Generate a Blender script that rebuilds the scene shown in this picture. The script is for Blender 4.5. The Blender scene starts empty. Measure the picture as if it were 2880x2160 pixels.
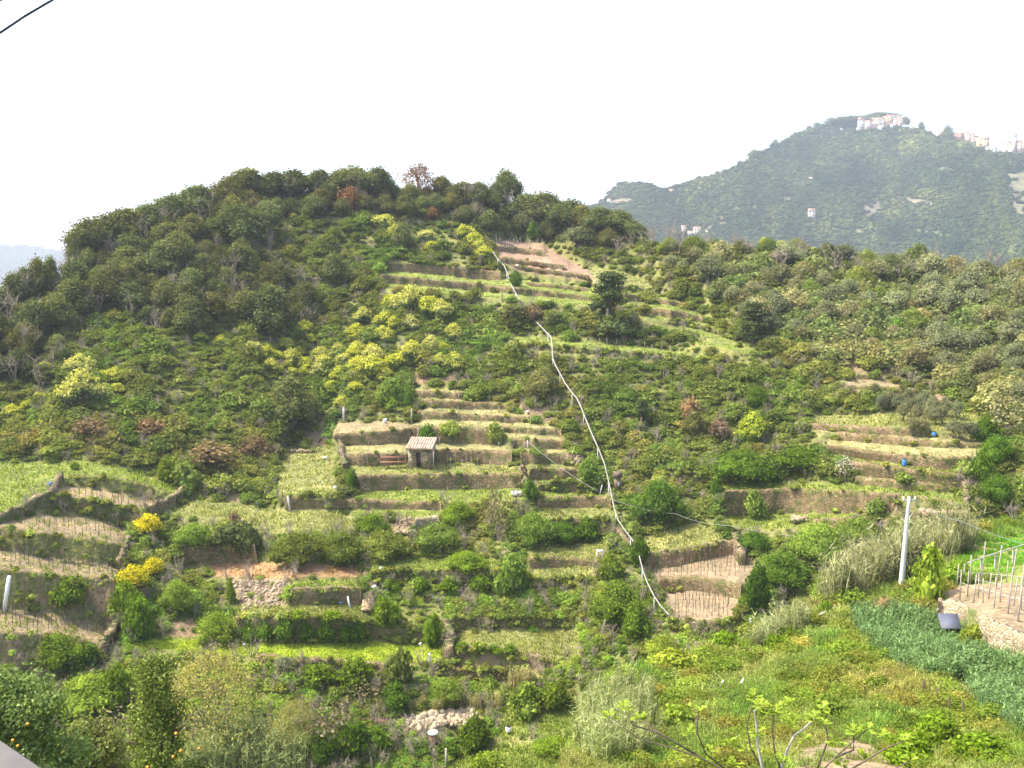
import bpy, math, random
import numpy as np
from mathutils import Vector

# ------------------------------------------------------------------ camera, sky, sun, exposure
scn = bpy.context.scene
CAMZ = 60.0
F = 2826.0
PITCH = math.atan(330 / F)
cam_d = bpy.data.cameras.new("camera"); cam = bpy.data.objects.new("camera", cam_d)
scn.collection.objects.link(cam); scn.camera = cam
cam_d.lens = 36 * F / 2880; cam_d.sensor_width = 36; cam_d.clip_start = 0.1; cam_d.clip_end = 20000
cam.location = (0, 0, CAMZ); cam.rotation_euler = (math.pi / 2 - PITCH, 0, 0)

SUN_EL = math.radians(58); SUN_AZ = math.radians(-88)      # azimuth from +Y (view direction), negative = left
world = bpy.data.worlds.new("World"); scn.world = world; world.use_nodes = True
wn = world.node_tree.nodes; wl = world.node_tree.links
sky = wn.new("ShaderNodeTexSky"); sky.sky_type = 'NISHITA'; sky.sun_disc = False
sky.sun_elevation = SUN_EL; sky.sun_rotation = SUN_AZ
sky.dust_density = 3.6; sky.air_density = 0.8; sky.ozone_density = 0.3
wl.new(sky.outputs[0], wn["Background"].inputs[0]); wn["Background"].inputs[1].default_value = 0.15
sun_d = bpy.data.lights.new("sun", 'SUN'); sun = bpy.data.objects.new("sun", sun_d)
scn.collection.objects.link(sun)
sun_d.energy = 2.6; sun_d.angle = math.radians(0.6); sun_d.color = (1.0, 0.93, 0.79)
sd = Vector((math.sin(SUN_AZ) * math.cos(SUN_EL), math.cos(SUN_AZ) * math.cos(SUN_EL), math.sin(SUN_EL)))
sun.rotation_euler = sd.to_track_quat('Z', 'Y').to_euler()
scn.view_settings.view_transform = 'Standard'; scn.view_settings.look = 'None'
scn.view_settings.exposure = 1.82; scn.view_settings.gamma = 1
scn.cycles.max_bounces = 5; scn.cycles.diffuse_bounces = 2; scn.cycles.transmission_bounces = 2
scn.cycles.transparent_max_bounces = 4; scn.cycles.volume_bounces = 0
scn.cycles.use_denoising = True
scn.cycles.use_adaptive_sampling = True; scn.cycles.adaptive_threshold = 0.02

rng = np.random.default_rng(7); random.seed(7)
COL = scn.collection

# ------------------------------------------------------------------ helpers: objects and tags
def tag(o, label, cat=None, group=None, kind=None):
    if label: o['label'] = label
    if cat: o['category'] = cat
    if group: o['group'] = group
    if kind: o['kind'] = kind
    return o
def link(o, parent=None, hidden=False):
    if not hidden: COL.objects.link(o)
    if parent is not None: o.parent = parent
    return o
def empty(name, loc, rz=0.0):
    o = bpy.data.objects.new(name, None); o.empty_display_size = .3
    o.location = loc; o.rotation_euler = (0, 0, rz); return link(o)
def mesh_np(name, co, faces, mats=(), smooth=False, fmat=None, fattr=None):
    """faces: (n,4) or (n,3) index array, or list of such arrays"""
    me = bpy.data.meshes.new(name)
    if not isinstance(faces, (list, tuple)): faces = [faces]
    faces = [np.asarray(f, dtype=np.int32) for f in faces if len(f)]
    co = np.asarray(co, dtype=np.float32)
    nl = sum(f.size for f in faces); nf = sum(len(f) for f in faces)
    me.vertices.add(len(co)); me.vertices.foreach_set('co', co.ravel())
    me.loops.add(nl); me.loops.foreach_set('vertex_index', np.concatenate([f.ravel() for f in faces]))
    starts = []; k = 0
    for f in faces:
        starts.append(np.arange(len(f)) * f.shape[1] + k); k += f.size
    me.polygons.add(nf); me.polygons.foreach_set('loop_start', np.concatenate(starts).astype(np.int32))
    if smooth: me.polygons.foreach_set('use_smooth', np.ones(nf, bool))
    if fmat is not None: me.polygons.foreach_set('material_index', np.asarray(fmat, np.int32))
    for m in mats: me.materials.append(m)
    me.update(calc_edges=True)
    if fattr is not None:
        for nm, arr in fattr.items():
            a = me.attributes.new(nm, 'FLOAT', 'FACE'); a.data.foreach_set('value', np.asarray(arr, np.float32))
    return me
def obj(name, me, parent=None, loc=(0, 0, 0), hidden=False):
    o = bpy.data.objects.new(name, me); o.location = loc
    return link(o, parent, hidden)

class MB:
    """collects boxes, tubes and quads, then builds one mesh"""
    def __init__(s): s.v = []; s.q = []; s.t = []; s.qm = []; s.tm = []; s.n = 0
    def add(s, v, q=(), t=(), m=0):
        v = np.asarray(v, float)
        s.v.append(v)
        for f in q: s.q.append([i + s.n for i in f]); s.qm.append(m)
        for f in t: s.t.append([i + s.n for i in f]); s.tm.append(m)
        s.n += len(v)
    def box(s, c, size, rz=0, m=0, tilt=(0, 0)):
        hx, hy, hz = np.array(size) / 2
        p = np.array([[x, y, z] for z in (-hz, hz) for y in (-hy, hy) for x in (-hx, hx)])
        p[:, 0] += p[:, 2] * tilt[0]; p[:, 1] += p[:, 2] * tilt[1]
        ca, sa = math.cos(rz), math.sin(rz)
        p = np.stack([p[:, 0] * ca - p[:, 1] * sa, p[:, 0] * sa + p[:, 1] * ca, p[:, 2]], 1) + np.array(c)
        s.add(p, [(0, 2, 3, 1), (4, 5, 7, 6), (0, 1, 5, 4), (2, 6, 7, 3), (0, 4, 6, 2), (1, 3, 7, 5)], m=m)
    def tube(s, pts, rad, n=6, m=0, cap=True):
        pts = [np.array(p, float) for p in pts]
        if not hasattr(rad, '__len__'): rad = [rad] * len(pts)
        rings = []
        for i, p in enumerate(pts):
            d = pts[min(i + 1, len(pts) - 1)] - pts[max(i - 1, 0)]
            d = d / (np.linalg.norm(d) + 1e-9)
            a = np.cross(d, [0.31, .17, .93]) if abs(d[2]) < .9 else np.cross(d, [1, 0.1, 0])
            a /= np.linalg.norm(a); b = np.cross(d, a)
            th = np.arange(n) * 2 * math.pi / n
            rings.append(p + rad[i] * (np.cos(th)[:, None] * a + np.sin(th)[:, None] * b))
        v = np.concatenate(rings); q = []
        for i in range(len(pts) - 1):
            for k in range(n):
                q.append((i * n + k, i * n + (k + 1) % n, (i + 1) * n + (k + 1) % n, (i + 1) * n + k))
        t = []
        if cap:
            v = np.concatenate([v, [pts[0]], [pts[-1]]]); a = len(v) - 2; e = (len(pts) - 1) * n
            for k in range(n):
                t.append((a, (k + 1) % n, k)); t.append((a + 1, e + k, e + (k + 1) % n))
        s.add(v, q, t, m)
    def mesh(s, name, mats, smooth=False):
        if not isinstance(mats, (list, tuple)): mats = [mats]
        fs = []
        if s.q: fs.append(np.array(s.q))
        if s.t: fs.append(np.array(s.t))
        return mesh_np(name, np.concatenate(s.v), fs, mats, smooth, fmat=s.qm + s.tm)
    def build(s, name, mats, parent=None, smooth=False, loc=(0, 0, 0)):
        return obj(name, s.mesh(name, mats, smooth), parent, loc)

# ------------------------------------------------------------------ materials
def new_mat(name):
    m = bpy.data.materials.new(name); m.use_nodes = True
    nt = m.node_tree; b = nt.nodes["Principled BSDF"]; b.inputs["Roughness"].default_value = .85
    b.inputs["Specular IOR Level"].default_value = .2
    return m, nt, b
def ramp(nt, fac, stops, interp='LINEAR'):
    r = nt.nodes.new("ShaderNodeValToRGB"); r.color_ramp.interpolation = interp
    e = r.color_ramp.elements
    while len(e) < len(stops): e.new(.5)
    for k, (p, c) in enumerate(stops): e[k].position = p; e[k].color = (*c, 1)
    nt.links.new(fac, r.inputs[0]); return r.outputs[0]
def noise(nt, scale, detail=3, vec=None, rough=.6):
    n = nt.nodes.new("ShaderNodeTexNoise"); n.inputs["Scale"].default_value = scale
    n.inputs["Detail"].default_value = detail; n.inputs["Roughness"].default_value = rough
    if vec is not None: nt.links.new(vec, n.inputs["Vector"])
    return n.outputs[0]
def mix(nt, a, b, fac, mode='MIX'):
    n = nt.nodes.new("ShaderNodeMix"); n.data_type = 'RGBA'; n.blend_type = mode
    for s, v in ((n.inputs[0], fac), (n.inputs[6], a), (n.inputs[7], b)):
        if hasattr(v, 'links'): nt.links.new(v, s)
        elif isinstance(v, tuple): s.default_value = (*v, 1) if len(v) == 3 else v
        else: s.default_value = v
    return n.outputs[2]
def bump(nt, b, h, strength=.6, dist=.1):
    n = nt.nodes.new("ShaderNodeBump"); n.inputs["Strength"].default_value = strength
    n.inputs["Distance"].default_value = dist
    nt.links.new(h, n.inputs["Height"]); nt.links.new(n.outputs[0], b.inputs["Normal"])
def pos(nt): return nt.nodes.new("ShaderNodeNewGeometry").outputs["Position"]
def plain(name, c, rough=.8, var=.25, scale=6):
    m, nt, b = new_mat(name)
    b.inputs["Roughness"].default_value = rough
    f = noise(nt, scale, 4, pos(nt))
    lo = tuple(x * (1 - var) for x in c); hi = tuple(min(1, x * (1 + var)) for x in c)
    nt.links.new(ramp(nt, f, [(.3, lo), (.7, hi)]), b.inputs["Base Color"])
    return m
def stone(name, cols, size=.32, mortar=(.05, .042, .03), bumpd=.08, green=.0):
    m, nt, b = new_mat(name); P = pos(nt)
    mp = nt.nodes.new("ShaderNodeMapping"); mp.inputs["Scale"].default_value = (1 / size, 1 / size, 1.9 / size)
    nt.links.new(P, mp.inputs[0])
    v = nt.nodes.new("ShaderNodeTexVoronoi"); v.inputs["Scale"].default_value = 1; nt.links.new(mp.outputs[0], v.inputs["Vector"])
    e = nt.nodes.new("ShaderNodeTexVoronoi"); e.feature = 'DISTANCE_TO_EDGE'; nt.links.new(mp.outputs[0], e.inputs["Vector"]); e.inputs["Scale"].default_value = 1
    sep = nt.nodes.new("ShaderNodeSeparateColor"); nt.links.new(v.outputs["Color"], sep.inputs[0])
    c = ramp(nt, sep.outputs[0], [(0, cols[0]), (.45, cols[1]), (1, cols[2])])
    c = mix(nt, mortar, c, ramp(nt, e.outputs[0], [(.02, (0, 0, 0)), (.14, (1, 1, 1))]))
    big = ramp(nt, noise(nt, .35, 4, P), [(.3, (.72, .68, .6)), (.7, (1.15, 1.1, 1.05))])
    c = mix(nt, c, big, 1.0, 'MULTIPLY')
    if green > 0:
        g = ramp(nt, noise(nt, .9, 5, P), [(.62 - green, (0, 0, 0)), (.72 - green * .6, (1, 1, 1))])
        c = mix(nt, c, (.075, .095, .025), g)
    nt.links.new(c, b.inputs["Base Color"]); bump(nt, b, e.outputs[0], .9, bumpd)
    b.inputs["Roughness"].default_value = .95
    return m
def leaf_mat(name, c, c2=None, flower=None, inst=False, trans=.3, var=.5):
    """leaves: per-leaf variation from the face attribute 'var', tint from the object's colour or the instance"""
    m, nt, b = new_mat(name); L = nt.links
    nt.nodes.remove(b); out = nt.nodes["Material Output"]
    a = nt.nodes.new("ShaderNodeAttribute"); a.attribute_name = "var"
    c2 = c2 or tuple(x * 1.6 for x in c)
    lo = tuple(x * (1 - var) for x in c)
    col = ramp(nt, a.outputs["Fac"], [(0, lo), (.5, c), (1, c2)])
    if flower:
        fa = nt.nodes.new("ShaderNodeAttribute"); fa.attribute_name = "flow"
        fc = ramp(nt, a.outputs["Fac"], [(0, tuple(x * .65 for x in flower)), (1, tuple(min(1, x * 1.25) for x in flower))])
        col = mix(nt, col, fc, fa.outputs["Fac"])
    if inst:
        t = nt.nodes.new("ShaderNodeAttribute"); t.attribute_type = 'INSTANCER'; t.attribute_name = "tint"; tc = t.outputs["Color"]
    else:
        t = nt.nodes.new("ShaderNodeObjectInfo"); tc = t.outputs["Color"]
    col = mix(nt, col, tc, 1.0, 'MULTIPLY')
    d = nt.nodes.new("ShaderNodeBsdfDiffuse"); tr = nt.nodes.new("ShaderNodeBsdfTranslucent")
    tcol = mix(nt, col, (1.25, 1.3, .6), 1.0, 'MULTIPLY')
    mx = nt.nodes.new("ShaderNodeMixShader"); mx.inputs[0].default_value = trans
    L.new(col, d.inputs[0]); L.new(tcol, tr.inputs[0]); L.new(d.outputs[0], mx.inputs[1]); L.new(tr.outputs[0], mx.inputs[2])
    L.new(mx.outputs[0], out.inputs["Surface"])
    return m

def ground_mat(name, far=False):
    m, nt, b = new_mat(name); P = pos(nt)
    a = nt.nodes.new("ShaderNodeAttribute"); a.attribute_name = "gcol"
    n1 = ramp(nt, noise(nt, .5, 5, P), [(.28, (.55, .62, .55)), (.5, (1, 1, 1)), (.72, (1.5, 1.35, 1.25))])
    n2 = ramp(nt, noise(nt, 3.2 if not far else .08, 4, P), [(.3, (.55, .55, .55)), (.7, (1.4, 1.4, 1.4))])
    c = mix(nt, a.outputs["Color"], n1, .85, 'MULTIPLY'); c = mix(nt, c, n2, .9, 'MULTIPLY')
    nt.links.new(c, b.inputs["Base Color"]); b.inputs["Roughness"].default_value = 1
    bump(nt, b, noise(nt, 2.5 if not far else .1, 5, P), .9, .25 if not far else 5)
    return m

M = {}
M['ground'] = ground_mat("hillside ground")
M['farground'] = ground_mat("far hillside ground", True)
M['wall'] = stone("dry stone", [(.17, .125, .065), (.235, .18, .10), (.33, .265, .16)], .3, (.11,.085,.048), green=.13)
M['wallgreen'] = stone("overgrown dry stone", [(.14, .115, .055), (.20, .165, .085), (.27, .225, .13)], .3, (.09,.075,.04), green=.22)
M['wallpale'] = stone("pale dry stone", [(.26, .22, .14), (.36, .31, .21), (.5, .45, .33)], .26, (.14, .11, .07), green=.0)
def bank_mat():
    m, nt, b = new_mat("earth and stone bank"); P = pos(nt)
    c = ramp(nt, noise(nt, 1.6, 6, P, .75), [(.3, (.14, .10, .055)), (.46, (.23, .17, .10)), (.58, (.29, .225, .14)), (.74, (.46, .39, .28))])
    g = ramp(nt, noise(nt, .8, 6, P, .7), [(.54, (0, 0, 0)), (.66, (1, 1, 1))])
    nt.links.new(mix(nt, c, (.15, .165, .05), g), b.inputs["Base Color"]); bump(nt, b, noise(nt, 3, 5, P, .7), 1, .3); b.inputs["Roughness"].default_value = 1; return m
M['bank'] = bank_mat()
M['bark'] = plain("bark", (.12, .09, .065)); M['palebark'] = plain("pale bark", (.42, .38, .32))
M['wood'] = plain("weathered wood", (.30, .27, .23), var=.3); M['darkwood'] = plain("dark wood", (.10, .075, .055))
M['concrete'] = plain("concrete", (.42, .40, .37)); M['paleconc'] = plain("pale concrete", (.62, .60, .56), var=.12)
M['whitepaint'] = plain("white painted", (.78, .77, .74), var=.08)
M['dark'] = plain("dark opening", (.02, .018, .016)); M['blue'] = plain("blue plastic", (.06, .2, .5), .4)
M['tile'] = plain("terracotta tile", (.38, .22, .15), var=.35, scale=2)
M['paletile'] = plain("bleached tile", (.44, .33, .25), var=.55, scale=3.5)
M['steel'] = plain("galvanised steel", (.5, .5, .5), .45, .12)
M['rust'] = plain("rusty iron", (.2, .1, .06))

# ------------------------------------------------------------------ photograph pixel (2880x2160) -> ray -> terrain
cp, sp_ = math.cos(PITCH), math.sin(PITCH)
def ray(u, v):
    u = np.asarray(u, float); v = np.asarray(v, float)
    x = (u - 1440) / F; y = (1080 - v) / F
    dx = x; dy = cp + y * sp_; dz = -sp_ + y * cp
    h = np.hypot(dx, dy)
    return dx / h, dy / h, dz / h
def pt(u, v, r):
    hx, hy, t = ray(u, v)
    return np.stack([r * hx, r * hy, CAMZ + r * t], -1)
def pinpoly(U, V, poly):
    ins = np.zeros(U.shape, bool); n = len(poly)
    xs = [p[0] for p in poly]; ys = [p[1] for p in poly]
    bb = (U >= min(xs)) & (U <= max(xs)) & (V >= min(ys)) & (V <= max(ys))
    if not bb.any(): return ins
    u = U[bb]; v = V[bb]; r = np.zeros(u.shape, bool)
    for i in range(n):
        x1, y1 = poly[i]; x2, y2 = poly[(i + 1) % n]
        if y1 == y2: continue
        c = ((y1 > v) != (y2 > v)) & (u < (x2 - x1) * (v - y1) / (y2 - y1) + x1)
        r ^= c
    ins[bb] = r; return ins
def smooth_noise(shape, cell, seed):
    rg = np.random.default_rng(seed); h, w = shape
    g = rg.standard_normal((h // cell + 3, w // cell + 3))
    y = np.arange(h) / cell; x = np.arange(w) / cell
    yi = y.astype(int); xi = x.astype(int); fy = y - yi; fx = x - xi
    fy = fy * fy * (3 - 2 * fy); fx = fx * fx * (3 - 2 * fx)
    fy = fy[:, None]; fx = fx[None]
    A = g[yi][:, xi]; B = g[yi][:, xi + 1]; C = g[yi + 1][:, xi]; D = g[yi + 1][:, xi + 1]
    return (A * (1 - fx) + B * fx) * (1 - fy) + (C * (1 - fx) + D * fx) * fy
def poisson(gv, lam):
    """least squares L with dL/dv = gv (per cell) and weak dL/du = 0, Neumann borders"""
    h, w = gv.shape
    div = np.zeros((h, w)); div[:-1] += gv[:-1]; div[1:] -= gv[:-1]
    e = np.concatenate([div, div[::-1]], 0); e = np.concatenate([e, e[:, ::-1]], 1)
    Fh = np.fft.fft2(e)
    ky = 2 - 2 * np.cos(2 * np.pi * np.arange(2 * h) / (2 * h)); kx = 2 - 2 * np.cos(2 * np.pi * np.arange(2 * w) / (2 * w))
    K = ky[:, None] + lam * kx[None]; K[0, 0] = 1
    S = Fh / -K; S[0, 0] = 0
    # sign: sum of squares gives  Lap(L) = div(g)
    return np.real(np.fft.ifft2(S))[:h, :w]

# ---- traced features.  walls: (top polyline, bottom polyline, material, style note)
W = [
 ([(1086,736),(1246,747),(1320,754),(1407,765)], [(1086,760),(1168,765),(1246,772),(1320,782),(1411,788)], 'wall', 'upper retaining wall below the yellow shrubs near the hilltop'),
 ([(1073,771),(1190,784),(1350,798),(1524,817),(1672,834)], [(1080,793),(1190,803),(1350,817),(1459,825),(1672,846)], 'wall', 'long retaining wall crossing the upper green terraces'),
 ([(1387,690),(1533,704)], [(1394,704),(1537,720)], 'wall', 'topmost low wall in the small brown vineyard'),
 ([(1403,722),(1585,746)], [(1420,736),(1611,760)], 'wall', 'middle low wall in the small brown vineyard'),
 ([(1433,744),(1655,774)], [(1459,757),(1672,788)], 'wall', 'lowest wall in the small brown vineyard'),
 ([(1481,793),(1654,810)], [(1489,802),(1654,820)], 'wall', 'low wall above the long upper wall, left of the pine'),
 ([(1759,804),(1850,819)], [(1759,813),(1850,828)], 'wallgreen', 'topmost thin wall right of the pine'),
 ([(1754,825),(1840,838),(1915,849)], [(1763,841),(1840,850),(1915,862)], 'wall', 'second wall right of the pine'),
 ([(1819,864),(1920,877),(1975,893)], [(1819,882),(1920,897),(1975,905)], 'wall', 'third wall right of the pine with a pale slip beside it'),
 ([(1765,868),(1815,880)], [(1765,880),(1815,890)], 'wall', 'short wall close to the pine foot'),
 ([(1880,898),(1950,910),(2010,925),(2060,945)], [(1880,908),(1950,921),(2010,937),(2060,955)], 'wallgreen', 'thin wall at the right end of the upper green strips'),
 ([(1450,965),(1663,984),(1800,994),(1920,1004),(2000,1014)], [(1450,971),(1663,994),(1800,1005),(1920,1014),(2000,1022)], 'wallgreen', 'long low wall under the staked strip in mid-hill'),
 ([(1158,1098),(1240,1102),(1314,1106)], [(1158,1115),(1240,1119),(1314,1122)], 'wall', 'short topmost wall of the central terrace stack'),
 ([(1171,1123),(1300,1130),(1418,1137)], [(1171,1145),(1300,1149),(1418,1152)], 'wall', 'second wall of the central terrace stack'),
 ([(1172,1156),(1330,1166),(1488,1174)], [(1175,1178),(1330,1182),(1500,1187)], 'wall', 'third wall of the central terrace stack'),
 ([(1158,1198),(1300,1201),(1410,1205)], [(1165,1242),(1300,1246),(1415,1250)], 'wall', 'tall wall right behind the stone hut'),
 ([(1418,1202),(1500,1204),(1579,1207)], [(1420,1214),(1500,1219),(1579,1226)], 'wall', 'narrow wall at the right end above the stepped plots'),
 ([(1442,1234),(1581,1239)], [(1444,1258),(1583,1263)], 'wall', 'wall of the small stepped plot right of the centre'),
 ([(936,1221),(1023,1217),(1100,1210),(1153,1204)], [(966,1250),(1060,1250),(1158,1243)], 'wall', 'wall holding the bare plot left of the hut'),
 ([(967,1278),(1060,1276),(1140,1273)], [(967,1306),(1066,1311),(1145,1300)], 'wall', 'wall running up to the left side of the hut'),
 ([(1205,1265),(1314,1265),(1440,1269)], [(1210,1302),(1314,1298),(1440,1308)], 'wall', 'wall just right of the hut'),
 ([(1462,1273),(1530,1275),(1600,1276)], [(1462,1300),(1530,1302),(1600,1304)], 'wall', 'wall of the lower stepped plot beside the rubble heap'),
 ([(984,1338),(1184,1334),(1330,1333),(1466,1332)], [(1000,1382),(1184,1374),(1400,1373),(1466,1369)], 'wall', 'longest tall wall in the middle, below the hut'),
 ([(1490,1317),(1560,1318),(1631,1319)], [(1490,1347),(1560,1345),(1631,1343)], 'wall', 'wall above the curved plot right of the centre'),
 ([(1515,1365),(1592,1350),(1640,1364),(1683,1382)], [(1515,1378),(1592,1382),(1640,1386),(1683,1388)], 'wallgreen', 'curved low wall where the thin wire lands'),
 ([(803,1395),(880,1401),(1050,1406),(1158,1414),(1240,1412)], [(812,1432),(880,1427),(1000,1428),(1240,1432)], 'wall', 'long wall under the central lawn strip'),
 ([(1510,1402),(1618,1397),(1718,1401)], [(1510,1425),(1618,1428),(1718,1428)], 'wall', 'wall right of the dry reeds, crossed by the pale track'),
 ([(1168,1460),(1232,1453)], [(1165,1492),(1248,1478)], 'wallpale', 'short grey wall with a broken left end'),
 ([(1500,1463),(1620,1462),(1731,1460)], [(1500,1512),(1620,1515),(1725,1512)], 'wallgreen', 'ivy hung tall wall by the stone steps'),
 ([(1483,1573),(1557,1566),(1679,1579)], [(1500,1594),(1600,1592),(1679,1590)], 'wall', 'small wall with brown lip in the lower centre right'),
 ([(1045,1610),(1184,1605),(1400,1605)], [(1045,1645),(1184,1640),(1400,1640)], 'wallgreen', 'overgrown wall right of the stone staircase'),
 ([(1487,1631),(1640,1629)], [(1490,1650),(1640,1648)], 'wallgreen', 'overgrown wall below the lower centre right plot'),
 ([(664,1737),(820,1738),(960,1741),(1038,1755)], [(680,1806),(820,1806),(960,1804),(1030,1806)], 'wallgreen', 'shaded wall with a green hanging hedge above the bright lawn'),
 ([(1038,1755),(1110,1762),(1194,1772)], [(1035,1790),(1110,1802),(1180,1812)], 'wallgreen', 'weedy wall continuing right of the shaded hedge'),
 ([(720,1843),(840,1852),(960,1858),(1080,1868)], [(722,1860),(840,1872),(960,1878),(1080,1885)], 'wall', 'low wall under the bright lawn'),
 ([(816,1657),(960,1653),(1015,1655)], [(822,1700),(960,1697),(1015,1697)], 'wall', 'shaded grey wall beside the tumbled stone slope'),
 ([(512,1535),(600,1532),(716,1531)], [(512,1583),(600,1583),(729,1583)], 'wall', 'bare shaded wall under the dark shrubs'),
 ([(0,1481),(161,1505),(347,1531)], [(0,1540),(130,1566),(330,1592)], 'bank', 'stony wall below the upper left vine plot'),
 ([(0,1600),(130,1613),(321,1631)], [(0,1711),(139,1722),(330,1770)], 'bank', 'tall stony bank behind the leaning white post'),
 ([(0,1778),(143,1783),(286,1809)], [(0,1887),(150,1880),(300,1860)], 'bank', 'lowest tall wall on the left edge'),
 ([(180,1336),(290,1338),(400,1360),(473,1384)], [(160,1362),(290,1372),(400,1396),(455,1412)], 'bank', 'wall behind the uppermost left vine plot'),
 ([(148,1390),(280,1412),(390,1440)], [(148,1428),(250,1448),(362,1480)], 'wallgreen', 'crumbling bank between the two left vine plots'),
 ([(2384,1084),(2500,1089),(2584,1097)], [(2393,1093),(2500,1100),(2584,1108)], 'wall', 'topmost wall of the right hand terraces'),
 ([(2404,1052),(2442,1054)], [(2404,1066),(2443,1067)], 'wall', 'tiny wall above the right hand terraces'),
 ([(2345,1147),(2454,1156)], [(2354,1161),(2450,1167)], 'wallgreen', 'short grassy wall left of the grey olive trees'),
 ([(2280,1191),(2400,1198),(2558,1206),(2620,1210)], [(2293,1206),(2400,1216),(2545,1225),(2620,1226)], 'wall', 'wall right under the grey olive trees'),
 ([(2358,1217),(2528,1232),(2650,1244),(2788,1252)], [(2363,1236),(2540,1251),(2650,1258),(2788,1260)], 'wall', 'second long wall under the grey olive trees'),
 ([(2324,1252),(2519,1278),(2636,1286),(2779,1286)], [(2354,1277),(2527,1301),(2658,1321),(2784,1304)], 'wall', 'wall behind the blue barrel'),
 ([(2384,1295),(2527,1317),(2701,1338)], [(2406,1330),(2571,1351),(2714,1364)], 'wall', 'wall below the blue barrel'),
 ([(2406,1338),(2562,1356),(2714,1372)], [(2406,1360),(2571,1377),(2714,1384)], 'wall', 'wall right of the white blossoming tree'),
 ([(2041,1382),(2224,1375),(2370,1381),(2519,1390)], [(2028,1447),(2267,1442),(2400,1440),(2510,1438)], 'wall', 'long dark wall across the right half'),
 ([(2519,1390),(2620,1402),(2714,1418)], [(2512,1450),(2620,1456),(2714,1460)], 'bank', 'ruined grey wall behind the utility pole'),
 ([(2289,1464),(2432,1453),(2500,1464)], [(2289,1478),(2432,1478),(2500,1492)], 'wall', 'low wall in front of the pale stakes'),
 ([(1811,1561),(1920,1542),(2068,1516)], [(1811,1602),(1920,1588),(2068,1555)], 'wall', 'wall behind the upper sandy vine plot at the gully'),
 ([(1850,1628),(1960,1622),(2085,1645)], [(1870,1663),(1960,1658),(2082,1682)], 'wall', 'wall between the two sandy vine plots'),
 ([(1885,1748),(1960,1750),(2070,1744),(2080,1700)], [(1885,1770),(1960,1775),(2075,1790),(2092,1770)], 'wallgreen', 'edge wall below the lower sandy vine plot'),
 ([(1272,1818),(1350,1822),(1450,1826),(1559,1857)], [(1272,1870),(1350,1880),(1450,1878),(1562,1876)], 'bank', 'curved grey wall at the bottom of the centre'),
 ([(1220,1872),(1330,1889),(1480,1885)], [(1220,1895),(1330,1915),(1480,1908)], 'wallgreen', 'low orange lipped wall below the curved grey wall'),
 ([(1272,1740),(1450,1738),(1640,1738)], [(1272,1765),(1450,1762),(1640,1762)], 'wallgreen', 'overgrown wall in the lower centre'),
 ([(1100,1500),(1180,1490),(1250,1483)], [(1100,1516),(1180,1510),(1250,1500)], 'wallgreen', 'narrow wall below the broken grey wall'),
 ([(1830,1330),(1900,1336),(2000,1340)], [(1830,1350),(1900,1354),(2000,1356)], 'wallgreen', 'half hidden wall right of the concrete box'),
]
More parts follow.
